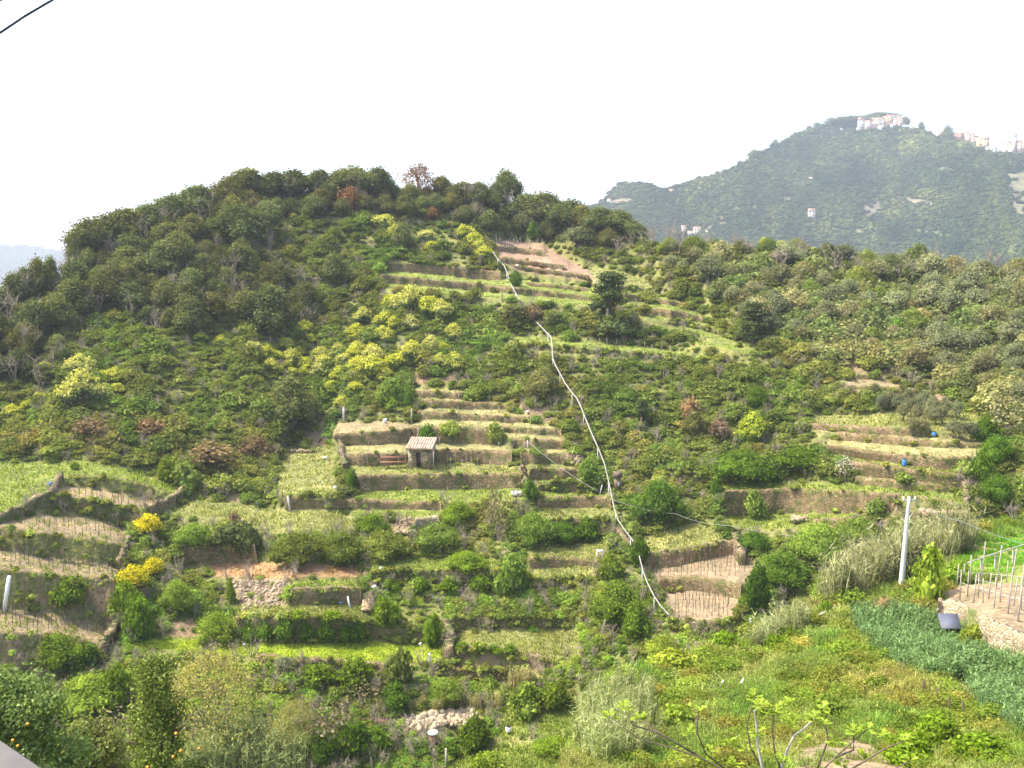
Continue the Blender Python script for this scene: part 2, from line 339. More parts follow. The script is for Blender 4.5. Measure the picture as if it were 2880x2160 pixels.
# level ground: (polygon, type)
T = [
 ([(1086,760),(1246,772),(1411,788),(1480,786),(1672,808),(1672,834),(1524,817),(1350,798),(1190,784),(1073,771)], 'grass'),
 ([(1080,793),(1350,817),(1672,846),(1672,862),(1500,848),(1350,836),(1200,826),(1086,812)], 'grass'),
 ([(1376,672),(1420,674),(1524,684),(1600,730),(1680,776),(1685,794),(1459,762),(1400,725)], 'redsoil'),
 ([(1640,745),(1760,765),(1850,812),(1759,804),(1690,800)], 'grassy'),
 ([(1760,814),(1850,829),(1930,850),(1915,849),(1840,838),(1754,825)], 'grass'),
 ([(1763,842),(1840,851),(1915,863),(1990,888),(1975,893),(1920,877),(1819,864),(1770,854)], 'grass'),
 ([(1765,880),(1819,883),(1920,898),(1975,906),(2060,938),(2100,958),(2060,945),(2010,925),(1950,910),(1880,900),(1780,892)], 'grass'),
 ([(1900,905),(1950,921),(2010,937),(2060,954),(2130,972),(2128,980),(2040,962),(1960,940),(1900,925)], 'grass'),
 ([(1420,945),(1480,945),(1663,962),(1800,974),(1920,988),(2000,1000),(2000,1012),(1800,994),(1663,984),(1450,965)], 'grass'),
 ([(1960,955),(2060,970),(2150,990),(2140,997),(2040,982),(1960,966)], 'grass'),
 ([(1170,1085),(1314,1098),(1314,1106),(1158,1098)], 'straw'),
 ([(1158,1115),(1314,1122),(1418,1134),(1418,1137),(1171,1123)], 'straw'),
 ([(1171,1145),(1418,1152),(1488,1168),(1488,1174),(1172,1156)], 'straw'),
 ([(1175,1178),(1500,1187),(1579,1200),(1579,1207),(1418,1202),(1158,1198)], 'straw'),
 ([(1420,1214),(1579,1226),(1581,1239),(1442,1234)], 'straw'),
 ([(940,1190),(1080,1182),(1150,1188),(1153,1204),(1023,1217),(936,1221)], 'soil'),
 ([(966,1250),(1060,1250),(1158,1243),(1415,1250),(1444,1258),(1583,1263),(1600,1276),(1440,1269),(1205,1265),(1140,1273),(967,1278)], 'straw'),
 ([(960,1306),(1066,1311),(1200,1302),(1440,1308),(1600,1304),(1631,1319),(1490,1317),(1466,1332),(984,1338)], 'grassy'),
 ([(1000,1382),(1184,1374),(1466,1369),(1480,1375),(1510,1402),(1240,1412),(1050,1406),(990,1400)], 'grass'),
 ([(1490,1347),(1560,1345),(1592,1350),(1515,1365)], 'grass'),
 ([(1515,1378),(1683,1388),(1718,1401),(1618,1397),(1510,1402)], 'grass'),
 ([(781,1260),(940,1260),(960,1380),(803,1395),(781,1390)], 'grassy'),
 ([(456,1451),(547,1399),(660,1410),(780,1434),(900,1432),(1000,1445),(1000,1490),(738,1490),(650,1460)], 'grassy'),
 ([(980,1435),(1200,1432),(1240,1440),(1232,1453),(1168,1460),(990,1445)], 'grass'),
 ([(1520,1428),(1718,1428),(1731,1460),(1500,1463)], 'grassy'),
 ([(1480,1512),(1725,1512),(1679,1579),(1557,1566),(1483,1573)], 'grassy'),
 ([(1500,1594),(1679,1590),(1640,1629),(1487,1631)], 'grassy'),
 ([(1040,1570),(1400,1572),(1400,1605),(1184,1605),(1045,1610)], 'grass'),
 ([(590,1585),(729,1583),(1010,1590),(1012,1620),(816,1625),(600,1622)], 'dead'),
 ([(822,1632),(1010,1632),(1015,1655),(816,1657)], 'grass'),
 ([(670,1700),(1015,1697),(1020,1735),(960,1741),(664,1737)], 'grassy'),
 ([(360,1798),(560,1800),(680,1806),(1030,1806),(1240,1815),(1250,1850),(1080,1868),(960,1858),(720,1843),(400,1822)], 'bright'),
 ([(0,1540),(130,1566),(330,1592),(321,1631),(130,1613),(0,1600)], 'soil'),
 ([(0,1711),(139,1722),(330,1770),(300,1806),(286,1809),(143,1783),(0,1778)], 'soil'),
 ([(143,1362),(160,1362),(290,1375),(455,1412),(434,1434),(280,1412),(148,1390)], 'soil'),
 ([(43,1460),(104,1440),(250,1455),(350,1488),(347,1531),(161,1505),(0,1481),(0,1470)], 'soil'),
 ([(0,1300),(260,1295),(400,1330),(520,1369),(477,1390),(400,1360),(290,1338),(180,1336),(143,1385),(0,1450)], 'grass'),
 ([(2380,1062),(2442,1067),(2500,1072),(2584,1093),(2500,1089),(2384,1084)], 'soil'),
 ([(2393,1095),(2584,1108),(2680,1112),(2680,1135),(2560,1137),(2420,1105)], 'redsoil'),
 ([(2300,1165),(2454,1165),(2560,1145),(2700,1150),(2780,1175),(2780,1215),(2620,1212),(2400,1198),(2280,1191)], 'grassy'),
 ([(2293,1206),(2400,1216),(2545,1225),(2700,1228),(2800,1240),(2788,1252),(2650,1244),(2528,1232),(2358,1217),(2300,1222)], 'straw'),
 ([(2330,1236),(2363,1236),(2540,1251),(2788,1260),(2779,1286),(2636,1286),(2519,1278),(2324,1252)], 'straw'),
 ([(2354,1277),(2527,1301),(2658,1321),(2701,1325),(2701,1338),(2527,1317),(2384,1295)], 'grassy'),
 ([(2000,1355),(2240,1360),(2406,1360),(2571,1377),(2714,1384),(2714,1416),(2519,1390),(2370,1381),(2224,1375),(2041,1382)], 'grass'),
 ([(2270,1442),(2432,1440),(2440,1453),(2289,1464)], 'grass'),
 ([(2028,1447),(2267,1442),(2289,1478),(2260,1486),(2100,1486),(2040,1476)], 'grass'),
 ([(1811,1602),(1920,1588),(2068,1555),(2100,1560),(2130,1590),(2110,1620),(2085,1645),(1960,1622),(1850,1628)], 'sand'),
 ([(1870,1663),(1960,1658),(2082,1682),(2080,1700),(2070,1744),(1960,1750),(1885,1748)], 'sand'),
 ([(1272,1870),(1350,1880),(1562,1876),(1480,1885),(1330,1889),(1220,1872)], 'dead'),
 ([(1290,1780),(1620,1770),(1640,1800),(1559,1857),(1450,1826),(1272,1818)], 'grassy'),
 ([(1390,1990),(1600,1950),(1660,2000),(1650,2060),(1400,2070)], 'grass'),
 ([(1250,2300),(1260,2120),(1300,2090),(1640,2090),(1700,2300)], 'grass'),
 ([(1110,2010),(1350,2000),(1300,2040),(1150,2040)], 'sand'),
 ([(1960,1470),(1970,1470),(2040,1500),(2000,1529),(1811,1561),(1790,1530)], 'grassy'),
]
# bare slopes that keep the hill's slope
S = [
 ([(651,1627),(816,1627),(803,1700),(677,1718)], 'rubble'),
 ([(1150,1035),(1280,1035),(1290,1070),(1170,1085)], 'earth'),
 ([(1440,1120),(1540,1150),(1570,1190),(1500,1187)], 'earth'),
 ([(1100,1455),(1165,1455),(1165,1500),(1110,1510)], 'earth'),
 ([(240,1640),(330,1640),(330,1765),(280,1740)], 'earth'),
 ([(2380,1000),(2560,1070),(2442,1054),(2380,1040)], 'earth'),
 ([(470,1740),(560,1740),(560,1790),(470,1790)], 'earth'),
 ([(550,1395),(660,1390),(700,1420),(560,1400)], 'earth'),
 ([(800,1210),(925,1215),(925,1250),(800,1250)], 'earth'),
 ([(2720,1130),(2880,1150),(2880,1250),(2790,1260)], 'dryslope'),
]
GC = {'scrub': (.15, .155, .05), 'grass': (.17, .20, .045), 'grassy': (.20, .205, .07), 'bright': (.23, .29, .025), 'soil': (.235, .185, .105),
      'redsoil': (.26, .175, .115), 'straw': (.24, .22, .095), 'dead': (.31, .19, .10), 'sand': (.225, .172, .105), 'rubble': (.25, .19, .12),
      'earth': (.23, .165, .095), 'dryslope': (.22, .2, .095), 'oliveg': (.17, .18, .075)}
GK = list(GC); PAL = np.array([GC[k] for k in GK])

def ext(poly, amt=420):
    """carry lines that touch the picture's side edges on past the frame"""
    p = list(poly)
    if p[0][0] <= 0: p = [(-amt, p[0][1] + (p[0][1] - p[1][1]) * 1.0)] + p
    return p

US, VS = 4, 4
U0, U1, V0, V1 = -420, 3320, 380, 2440
ug = np.arange(U0, U1, US); vg = np.arange(V0, V1, VS)
UU, VV = np.meshgrid(ug, vg)
CU = np.clip(UU, 1, 2879)
cls = np.zeros(UU.shape, int)
oliveR = pinpoly(UU, VV, [(1800,600),(3400,600),(3400,1230),(2880,1180),(2700,1100),(2480,1060),(2300,1010),(2150,900),(2000,800),(1850,740)])
cls[oliveR] = GK.index('oliveg')
jit = smooth_noise(UU.shape, 5, 3) * 3
for poly, k in S: cls[pinpoly(CU, VV + jit, poly)] = GK.index(k)
tread = np.zeros(UU.shape, bool)
for poly, k in T:
    ins = pinpoly(CU, VV, poly); tread |= ins; cls[ins] = GK.index(k)
wallm = np.zeros(UU.shape, bool); bankm = wallm.copy()
for top, bot, k, _ in W:
    poly = top + bot[::-1]
    ins = pinpoly(CU, VV, poly); wallm |= ins
    if k == 'bank': bankm |= ins
tmask = tread & ~wallm
hx, hy, tt = ray(UU, VV)
s = np.full(UU.shape, .56)
s += smooth_noise(UU.shape, 26, 11) * .07
s = np.where(oliveR, .33, s)
s = np.where(VV > 1500, s * .75, s)
s[tmask] = .10
s[wallm] = 7.0; s[bankm] = 2.0
s = np.maximum(s, tt + .13)
dtv = np.zeros_like(tt); dtv[:-1] = tt[1:] - tt[:-1]; dtv[-1] = dtv[-2]
g = dtv / (s - tt)
LR = poisson(g, .035)
ia, ja = int((2160 - V0) / VS), int((1440 - U0) / US)
LR += math.log(76) - LR[ia, ja]
def sample(A, u, v):
    x = np.clip((np.asarray(u, float) - U0) / US, 0, A.shape[1] - 1.001); y = np.clip((np.asarray(v, float) - V0) / VS, 0, A.shape[0] - 1.001)
    xi = x.astype(int); yi = y.astype(int); fx = x - xi; fy = y - yi
    return (A[yi, xi] * (1 - fx) + A[yi, xi + 1] * fx) * (1 - fy) + (A[yi + 1, xi] * (1 - fx) + A[yi + 1, xi + 1] * fx) * fy
def main_r(u, v): return np.exp(sample(LR, u, v))
def hill(u, v): return pt(u, v, main_r(u, v))
print("R at hut", main_r(1165, 1290), "top", main_r(1000, 560), "olive", main_r(2600, 800), "gully", main_r(2000, 1600), main_r(2400, 1500), "left", main_r(100, 1600), main_r(100, 900))

SKYG = [(-420,985),(-100,930),(0,890),(60,842),(150,806),(192,800),(214,740),(280,692),(420,645),(480,618),(640,570),(700,545),(900,535),(1180,530),(1250,550),(1380,575),(1470,605),(1560,615),(1640,630),(1700,635),(1780,660),(1850,692),(1950,705),(2200,725),(2550,755),(2880,775),(3320,800)]
def poly_y(poly, u): return np.interp(u, [p[0] for p in poly], [p[1] for p in poly])

def sheet(name, us, vtop, vbot, n, rf, colf, mat, back=10, bstep=9.0, bdrop=.35, label=None, kind='structure', bumpf=None):
    """a ground sheet seen from vtop(u) down to vbot(u), with a back slope falling away behind its crest"""
    k = np.linspace(0, 1, n)[:, None]
    v = vtop[None] + (vbot - vtop)[None] * k; u = np.broadcast_to(us[None], v.shape)
    r = rf(u, v); P = pt(u, v, r)
    if bumpf is not None: P[..., 2] += bumpf(P)
    C = colf(u, v)
    rows = [P]; cols = [C]
    top = P[0]; hx_, hy_, _ = ray(us, vtop)
    bk = []
    for j in range(back, 0, -1):
        q = top.copy(); d = j * bstep
        q[:, 0] += hx_ * d; q[:, 1] += hy_ * d; q[:, 2] -= bdrop * d + .004 * d * d / max(bstep / 9, 1)
        bk.append(q)
    P = np.concatenate([np.array(bk), P]); C = np.concatenate([np.repeat(C[:1], back, 0), C])
    H, Wd = P.shape[:2]
    idx = np.arange(H * Wd).reshape(H, Wd)
    f = np.stack([idx[:-1, :-1], idx[1:, :-1], idx[1:, 1:], idx[:-1, 1:]], -1).reshape(-1, 4)
    me = mesh_np(name, P.reshape(-1, 3), f, [mat], smooth=True)
    a = me.attributes.new("gcol", 'FLOAT_COLOR', 'POINT')
    a.data.foreach_set('color', np.concatenate([C, np.ones((*C.shape[:2], 1))], -1).astype(np.float32).ravel())
    o = obj(name, me); tag(o, label, 'ground', kind=kind); return o

def softcol(cl):
    C = PAL[cl]; 
    for _ in range(1):
        C = (C + np.roll(C, 1, 0) + np.roll(C, -1, 0) + np.roll(C, 1, 1) + np.roll(C, -1, 1)) / 5
    return C
GCOL = softcol(cls)
def main_col(u, v): return np.stack([sample(GCOL[..., i], u, v) for i in range(3)], -1)
us = np.arange(-400, 3300, 5.0)
sheet("hillside", us, poly_y(SKYG, us), np.full(us.shape, 2420.), 500, main_r, main_col, M['ground'], label="terraced green hillside across the valley")

# ---- near ground: the ridge at the lower right, and the unseen slope under the camera
NEAR_TOP = [(-420,2235),(1480,2235),(1580,2190),(1640,2040),(1700,1940),(1850,1875),(2060,1820),(2150,1780),(2250,1720),(2330,1640),(2480,1560),(2650,1530),(2700,1500),(2880,1470),(3320,1440)]
NU0, NV0 = -420, 1380
nug = np.arange(NU0, 3324, 6.0); nvg = np.arange(NV0, 3200, 6.0); NUU, NVV = np.meshgrid(nug, nvg)
rbase = np.interp(nvg, [1380,1470,1560,1700,1900,2160,2600,3200], [96,84,73,58,42,28,14,7.5])
gN = np.zeros(NUU.shape); gN[:-1] = (np.log(rbase[1:]) - np.log(rbase[:-1]))[:, None]
NW = [([(2640,1688),(2700,1700),(2760,1732),(2880,1790),(3200,1950)], [(2618,1745),(2690,1790),(2790,1858),(2880,1868),(3200,2080)], 'wallpale', 'pale rubble wall holding the sandy vineyard on the right')]
for top, bot, k, _ in NW: gN[pinpoly(NUU, NVV, top + bot[::-1])] *= .12
LN = poisson(gN, .05)
LN += math.log(28) - LN[int((2160 - NV0) / 6), int((2200 - NU0) / 6)]
def near_r(u, v):
    x = np.clip((np.asarray(u, float) - NU0) / 6, 0, LN.shape[1] - 1.001); y = np.clip((np.asarray(v, float) - NV0) / 6, 0, LN.shape[0] - 1.001)
    xi = x.astype(int); yi = y.astype(int); fx = x - xi; fy = y - yi
    return np.exp((LN[yi, xi] * (1 - fx) + LN[yi, xi + 1] * fx) * (1 - fy) + (LN[yi + 1, xi] * (1 - fx) + LN[yi + 1, xi + 1] * fx) * fy)
def near(u, v): return pt(u, v, near_r(u, v))
NT = [([(2600,1700),(2700,1640),(2880,1600),(3300,1600),(3300,1980),(2880,1795),(2760,1735),(2690,1700)], 'sand'),
      ([(2640,1640),(2700,1560),(2880,1490),(3300,1450),(3300,1620),(2880,1650)], 'grass'),
      ([(2380,1780),(2440,1800),(2560,1900),(2680,1990),(2800,2060),(2900,2110),(2900,2150),(2760,2080),(2600,1990),(2460,1900),(2380,1820)], 'dryslope'),
      ([(2330,2060),(2420,2070),(2520,2120),(2620,2170),(2620,2300),(2150,2300),(2200,2170)], 'sand'),
      ([(2400,1720),(2640,1740),(2760,1850),(2900,1870),(3300,2000),(3300,2200),(2880,2060),(2700,1960),(2500,1880),(2420,1800)], 'earth')]
def near_col(u, v):
    C = np.tile(np.array((.13, .15, .05)), (*u.shape, 1))
    for poly, k in NT: C[pinpoly(u, v, poly)] = GC[k]
    return C
un = np.arange(-400, 3300, 8.0)
def near_bump(P): return .25 * np.sin(P[..., 0] * .9) * np.sin(P[..., 1] * .7 + 1)
sheet("near_slope", un, poly_y(NEAR_TOP, un), np.full(un.shape, 3150.), 260, near_r, near_col, M['ground'], back=7, bstep=3.5, bdrop=.75, label="near grassy ridge at the lower right", bumpf=near_bump)

# ---- far mountain with the villages, pale ridge on the left, base ground
FARSKY = [(1300,640),(1600,600),(1690,566),(1720,534),(1745,514),(1790,510),(1830,518),(1862,528),(1920,514),(2030,482),(2100,448),(2120,424),(2150,424),(2190,402),(2230,374),(2260,362),(2310,350),(2400,330),(2450,325),(2490,332),(2530,350),(2600,366),(2660,392),(2750,388),(2800,415),(2880,430),(3100,430),(3400,460),(3900,560)]
fu = np.arange(1300, 3900, 6.0)
fug = np.arange(1300, 3906, 6.0); fvg = np.arange(300, 1000, 6.0); FU, FV = np.meshgrid(fug, fvg)
_, _, ft = ray(FU, FV)
fs = .42 + smooth_noise(FU.shape, 22, 5) * .07 + smooth_noise(FU.shape, 9, 6) * .03
fs = np.maximum(fs, ft + .1); fd = np.zeros_like(ft); fd[:-1] = ft[1:] - ft[:-1]; fd[-1] = fd[-2]
LF = poisson(fd / (fs - ft), .03); LF += math.log(1150) - LF[70, 120]
LF += smooth_noise(FU.shape, 34, 8) * .035
def far_r(u, v):
    x = np.clip((np.asarray(u, float) - 1300) / 6, 0, LF.shape[1] - 1.001); y = np.clip((np.asarray(v, float) - 300) / 6, 0, LF.shape[0] - 1.001)
    xi = x.astype(int); yi = y.astype(int); fx = x - xi; fy = y - yi
    return np.exp((LF[yi, xi] * (1 - fx) + LF[yi, xi + 1] * fx) * (1 - fy) + (LF[yi + 1, xi] * (1 - fx) + LF[yi + 1, xi + 1] * fx) * fy)
def far(u, v): return pt(u, v, far_r(u, v))
FT = [([(2180,560),(2300,548),(2302,553),(2182,566)], (.2, .21, .12)), ([(2040,590),(2140,575),(2142,581),(2042,597)], (.2, .21, .12)), ([(2340,640),(2470,655),(2468,662),(2340,647)], (.22, .22, .14)), ([(2560,640),(2700,668),(2698,675),(2560,648)], (.2, .2, .13)), ([(2640,470),(2760,500),(2758,506),(2640,477)], (.2, .21, .13)), ([(2325,520),(2440,528),(2440,534),(2325,527)], (.26, .27, .12)), ([(2500,545),(2620,565),(2640,578),(2540,570)], (.3, .26, .2)),
      ([(2830,490),(2900,480),(2900,620),(2850,600)], (.24, .23, .13)), ([(2420,580),(2470,560),(2480,600),(2430,620)], (.2, .19, .14)),
      ([(1990,635),(2040,622),(2045,630),(1995,645)], (.26, .24, .15)), ([(1700,565),(1770,560),(1770,572),(1705,575)], (.3, .25, .19)), ([(2000,605),(2045,608),(2045,618),(2000,612)], (.28, .27, .15))]
def far_col(u, v):
    C = np.tile(np.array((.055, .075, .03)), (*u.shape, 1))
    for poly, c in FT: C[pinpoly(u, v, poly)] = tuple(x * .6 for x in c)
    return C
sheet("mountain", fu, poly_y(FARSKY, fu) + 4, np.full(fu.shape, 960.), 110, far_r, far_col, M['farground'], back=8, bstep=60, bdrop=.4, label="wooded mountain with villages along its crest")
lu = np.arange(-900, 900, 12.0)
LSKY = [(-900,720),(-500,690),(-200,690),(0,686),(60,686),(130,700),(185,710),(300,735),(500,770),(900,800)]
sheet("distant_ridge", lu, poly_y(LSKY, lu), np.full(lu.shape, 900.), 24, lambda u, v: 3300 + (850 - v) * 4.0 + 60 * np.sin(u * .03), lambda u, v: np.tile(np.array((.07, .09, .05)), (*u.shape, 1)), M['farground'], back=5, bstep=90, bdrop=.3, label="pale hazy ridge at the far left")
gm = MB(); gm.add([(-3900, -140, 6), (3900, -140, 6), (3900, 5600, 6), (-3900, 5600, 6)], [(0, 1, 2, 3)])
go = gm.build("ground", [M['farground']]); tag(go, "low valley ground beyond the hills", 'ground', kind='structure')
a = go.data.attributes.new("gcol", 'FLOAT_COLOR', 'POINT'); a.data.foreach_set('color', [.06, .08, .03, 1] * 4)


M['wallpale2'] = stone("pale brown field stone", [(.25, .19, .12), (.34, .27, .18), (.46, .39, .28)], .34, (.17, .13, .085), green=.13)  # pale brown stone, less pale than the pale dry stone
M['twig'] = plain('grey twigs', (.30, .25, .19), .9, .3)
M['wallrough'] = stone("rough stone", [(.17, .13, .08), (.24, .19, .12), (.38, .32, .22)], .24, (.09, .07, .04), green=.18)

# ------------------------------------------------------------------ dry stone walls
def make_wall(top, bot, mk, note, rf, big=False):
    top = ext(top); bot = ext(bot)
    L = max(abs(top[-1][0] - top[0][0]), abs(bot[-1][0] - bot[0][0]), 20)
    n = int(L / 7) + 2; f = np.linspace(0, 1, n)
    def along(p):
        x = np.array([q[0] for q in p], float); y = np.array([q[1] for q in p], float)
        d = np.concatenate([[0], np.cumsum(np.hypot(np.diff(x), np.diff(y)))]); d /= d[-1]
        return np.interp(f, d, x), np.interp(f, d, y)
    ut, vt = along(top); ub, vb = along(bot)
    ks = np.linspace(0, 1, 6)
    R = np.array([rf(ut + (ub - ut) * k, vt + (vb - vt) * k) for k in ks])
    r = R.min(0)
    r = np.convolve(np.pad(r, 3, mode='edge'), np.ones(7) / 7, 'valid')
    r = np.minimum(r, R.min(0)) - .12
    rt = r + .18
    if mk == 'bank':
        sm = lambda a: np.convolve(np.pad(a, 2, mode='edge'), np.ones(5) / 5, 'valid')
        r = sm(R[-1]) - .25; rt = np.maximum(sm(R[0]) - .12, r + .1)
    PB = pt(ub, vb, r); PT = pt(ut, vt, rt)
    hgt = np.maximum(PT[:, 2] - PB[:, 2], .25); m = int(np.clip(hgt.max() / .3, 3, 14))
    rg = np.random.default_rng(int(abs(top[0][0] * 7 + top[0][1])))
    edge = rg.normal(0, .06, n); edge = np.clip(edge, -.12, .12)
    PT[:, 2] += edge
    hx_, hy_, _ = ray(ub, vb)
    back = np.stack([hx_, hy_, 0 * hx_], 1)
    rows = []
    lo = PB - np.array([0, 0, .6])
    for j in range(m + 1):
        k = j / m
        p = lo + (PT - lo) * k
        p += back * rg.normal(0, .045, (n, 1))
        rows.append(p)
    th = .5
    rows.append(PT + back * th + np.array([0, 0, .02])); rows.append(PT + back * th - np.array([0, 0, 1.0]) * np.minimum(.6, hgt * .6)[:, None])
    P = np.array(rows); H = len(rows)
    idx = np.arange(H * n).reshape(H, n)
    fq = np.stack([idx[:-1, :-1], idx[:-1, 1:], idx[1:, 1:], idx[1:, :-1]], -1).reshape(-1, 4)
    ends = []
    for c in (0, n - 1):
        for j in range(0, m):
            ends.append((idx[j, c], idx[j + 1, c], idx[H - 2, c], idx[H - 1, c]) if j == m - 1 else (idx[j, c], idx[j + 1, c], idx[H - 1, c], idx[H - 1, c]))
    tri = [(e[0], e[1], e[2]) for e in ends if e[2] == e[3]]; q2 = [e for e in ends if e[2] != e[3]]
    me = mesh_np("stone_retaining_wall", P.reshape(-1, 3), [fq, np.array(q2), np.array(tri)], [M[mk]], smooth=False)
    o = obj("stone_retaining_wall", me)
    tag(o, note, 'retaining wall', 'dry stone retaining walls', 'thing')
    return o
for top, bot, k, note in W: make_wall(top, bot, k, note, main_r)
for top, bot, k, note in NW: make_wall(top, bot, k, note, near_r)

def bank_wall(pts, h, w, mk, note):
    """free standing dry stone wall climbing the slope"""
    P = np.array([hill(u, v) for u, v in pts]); n = 24
    d = np.linspace(0, len(P) - 1, n); C = np.array([[np.interp(x, range(len(P)), P[:, k]) for k in range(3)] for x in d])
    rg = np.random.default_rng(abs(int(pts[0][0]))); mb = MB(); rows = []
    t = np.gradient(C, axis=0)[:, :2]; t /= np.linalg.norm(t, axis=1)[:, None]; nn = np.stack([-t[:, 1], t[:, 0], 0 * t[:, 0]], 1)
    up = np.array([0, 0, 1.0])
    for off, z in ((-.6, -.6), (-.5, h * .5), (-.42, h), (.42, h), (.5, h * .5), (.6, -.6)):
        rows.append(C + nn * (off * w) + up * (z) + rg.normal(0, .12, (n, 3)))
    V = np.concatenate(rows); q = []
    for j in range(5):
        for i in range(n - 1): q.append((j * n + i, j * n + i + 1, (j + 1) * n + i + 1, (j + 1) * n + i))
    mb.add(V, q + [(0, n, 4 * n, 5 * n), (n, 2 * n, 3 * n, 4 * n), (n - 1, 5 * n + n - 1, 4 * n + n - 1, n + n - 1), (2 * n - 1, 5 * n - 1, 4 * n - 1, 3 * n - 1)])
    o = mb.build("stone_wall", [M[mk]]); tag(o, note, 'stone wall', None, 'thing')
bank_wall([(-120, 1500), (0, 1469), (70, 1438), (143, 1398), (174, 1345)], .8, .5, 'wallrough', 'crooked stone wall climbing the slope at the left edge')
bank_wall([(423, 1442), (490, 1408), (547, 1366)], .75, .5, 'wallrough', 'slanting stone wall above the round yellow bush')
bank_wall([(330, 1600), (347, 1565), (362, 1530)], .75, .5, 'wallrough', 'short stone wall end between the left plot and the yellow bush')
bank_wall([(958, 1255), (962, 1285), (972, 1325)], 0.94, 0.56, 'wallrough', 'crumbling side wall at the left end of the hut terrace')
bank_wall([(1590, 1300), (1615, 1296), (1632, 1312)], .9, 1.2, 'bank', 'heap of stacked stones at the right end of the hut terrace')
bank_wall([(1468, 1330), (1476, 1360), (1480, 1384)], 1.19, 0.49, 'wallrough', 'pale stone stair wall between the middle terraces')
bank_wall([(1735, 1500), (1765, 1540), (1790, 1570)], 0.85, 0.63, 'wallrough', 'tumbled stone steps beneath the pale track')
bank_wall([(2090, 1590), (2078, 1560), (2070, 1525)], 1.36, 0.63, 'wallrough', 'rubble corner behind the leaning vine posts')
bank_wall([(2714, 1460), (2716, 1420), (2712, 1380), (2700, 1330)], 1.02, 0.49, 'wallrough', 'end wall of the right hand terraces')
bank_wall([(290, 1845), (305, 1810), (330, 1775)], 1.02, 0.63, 'wallrough', 'stone corner below the lowest left vine plot')
bank_wall([(1262, 1860), (1268, 1815), (1262, 1775)], 1.19, 0.91, 'wallrough', 'brown stone pillar end left of the curved grey wall')

# ------------------------------------------------------------------ foliage
import bmesh
def ico(sub):
    bm = bmesh.new(); bmesh.ops.create_icosphere(bm, subdivisions=sub, radius=1)
    v = np.array([x.co[:] for x in bm.verts]); f = np.array([[y.index for y in x.verts] for x in bm.faces]); bm.free(); return v, f
ICO2, ICO1 = ico(2), ico(1)
def blobs_dome(rg, n, rx=1, rz=1, z0=0.0, small=.42, lobes=True):
    b = [((0, 0, z0 + rz * .45), (rx * .72, rx * .72, rz * .5))]
    for i in range(n):
        a = rg.uniform(0, 2 * math.pi); e = rg.uniform(.0, 1.0) ** .8
        rr = math.cos(e * math.pi / 2) * rx * .62
        q = rg.uniform(.7, 1.25) * small
        b.append(((math.cos(a) * rr, math.sin(a) * rr, z0 + rz * (.22 + .62 * e)), (q * rx, q * rx, q * rz * .8)))
    return b
def foliage_mesh(name, blobs, n, leaf, mat, seed, core=.8, flower=0.0, flower_min=.1, round_=.85, spread=.14, droop=0.0):
    rg = np.random.default_rng(seed); C = np.array([b[0] for b in blobs], float); R = np.array([b[1] for b in blobs], float)
    w = (R[:, 0] * R[:, 2]); w = w / w.sum()
    k = rg.choice(len(blobs), n, p=w); d = rg.normal(size=(n, 3)); d /= np.linalg.norm(d, axis=1)[:, None]
    d[:, 2] = np.where(rg.random(n) < .35, np.abs(d[:, 2]), d[:, 2])
    sc = 1 + rg.normal(0, spread, n) - .04
    p = C[k] + R[k] * d * sc[:, None]
    keep = np.ones(n, bool)
    for j in range(len(blobs)):
        q = np.linalg.norm((p - C[j]) / R[j], axis=1); keep &= (q > .72) | (k == j)
    zmin = C[:, 2].min() - R[:, 2].max()
    p, d, k = p[keep], d[keep], k[keep]; n = len(p)
    nm = d * .75 + rg.normal(size=(n, 3)) * .62; nm[:, 2] += .15; nm /= np.linalg.norm(nm, axis=1)[:, None]
    a = rg.normal(size=(n, 3)); a -= (a * nm).sum(1)[:, None] * nm; a /= np.linalg.norm(a, axis=1)[:, None]; b = np.cross(nm, a)
    s = leaf * rg.uniform(.55, 1.4, n)[:, None]
    A = a * s * .62; B = b * s * .42
    co = np.stack([p - A, p - B + nm * s * .08, p + A, p + B + nm * s * .08], 1).reshape(-1, 3)
    fq = np.arange(n * 4).reshape(n, 4)
    bl = rg.normal(0, .16, len(blobs))
    var = np.clip(.45 + bl[k] + rg.normal(0, .2, n), 0, 1)
    fl = (rg.random(n) < flower) & (d[:, 2] > flower_min) if flower else np.zeros(n, bool)
    cos = [co]; fs = [fq]; tv = []; tf = []; off = len(co)
    if core > 0:
        V, Fc = ICO2 if len(blobs) < 8 else ICO1
        tri = []
        for j in range(len(blobs)):
            cos.append(C[j] + R[j] * V * core * (1 + rg.normal(0, .05, (len(V), 1)))); tri.append(Fc + off); off += len(V)
            tv.append(np.full(len(Fc), .3 + bl[j])); tf.append(np.zeros(len(Fc)))
            if flower: tf[-1] = ((V[Fc].mean(1)[:, 2] > flower_min + .15) * flower)
        fs.append(np.concatenate(tri))
    att = {'var': np.clip(np.concatenate([var] + tv), 0, 1)}
    if flower: att['flow'] = np.concatenate([fl.astype(float)] + tf)
    return mesh_np(name, np.concatenate(cos), fs, [mat], fattr=att)

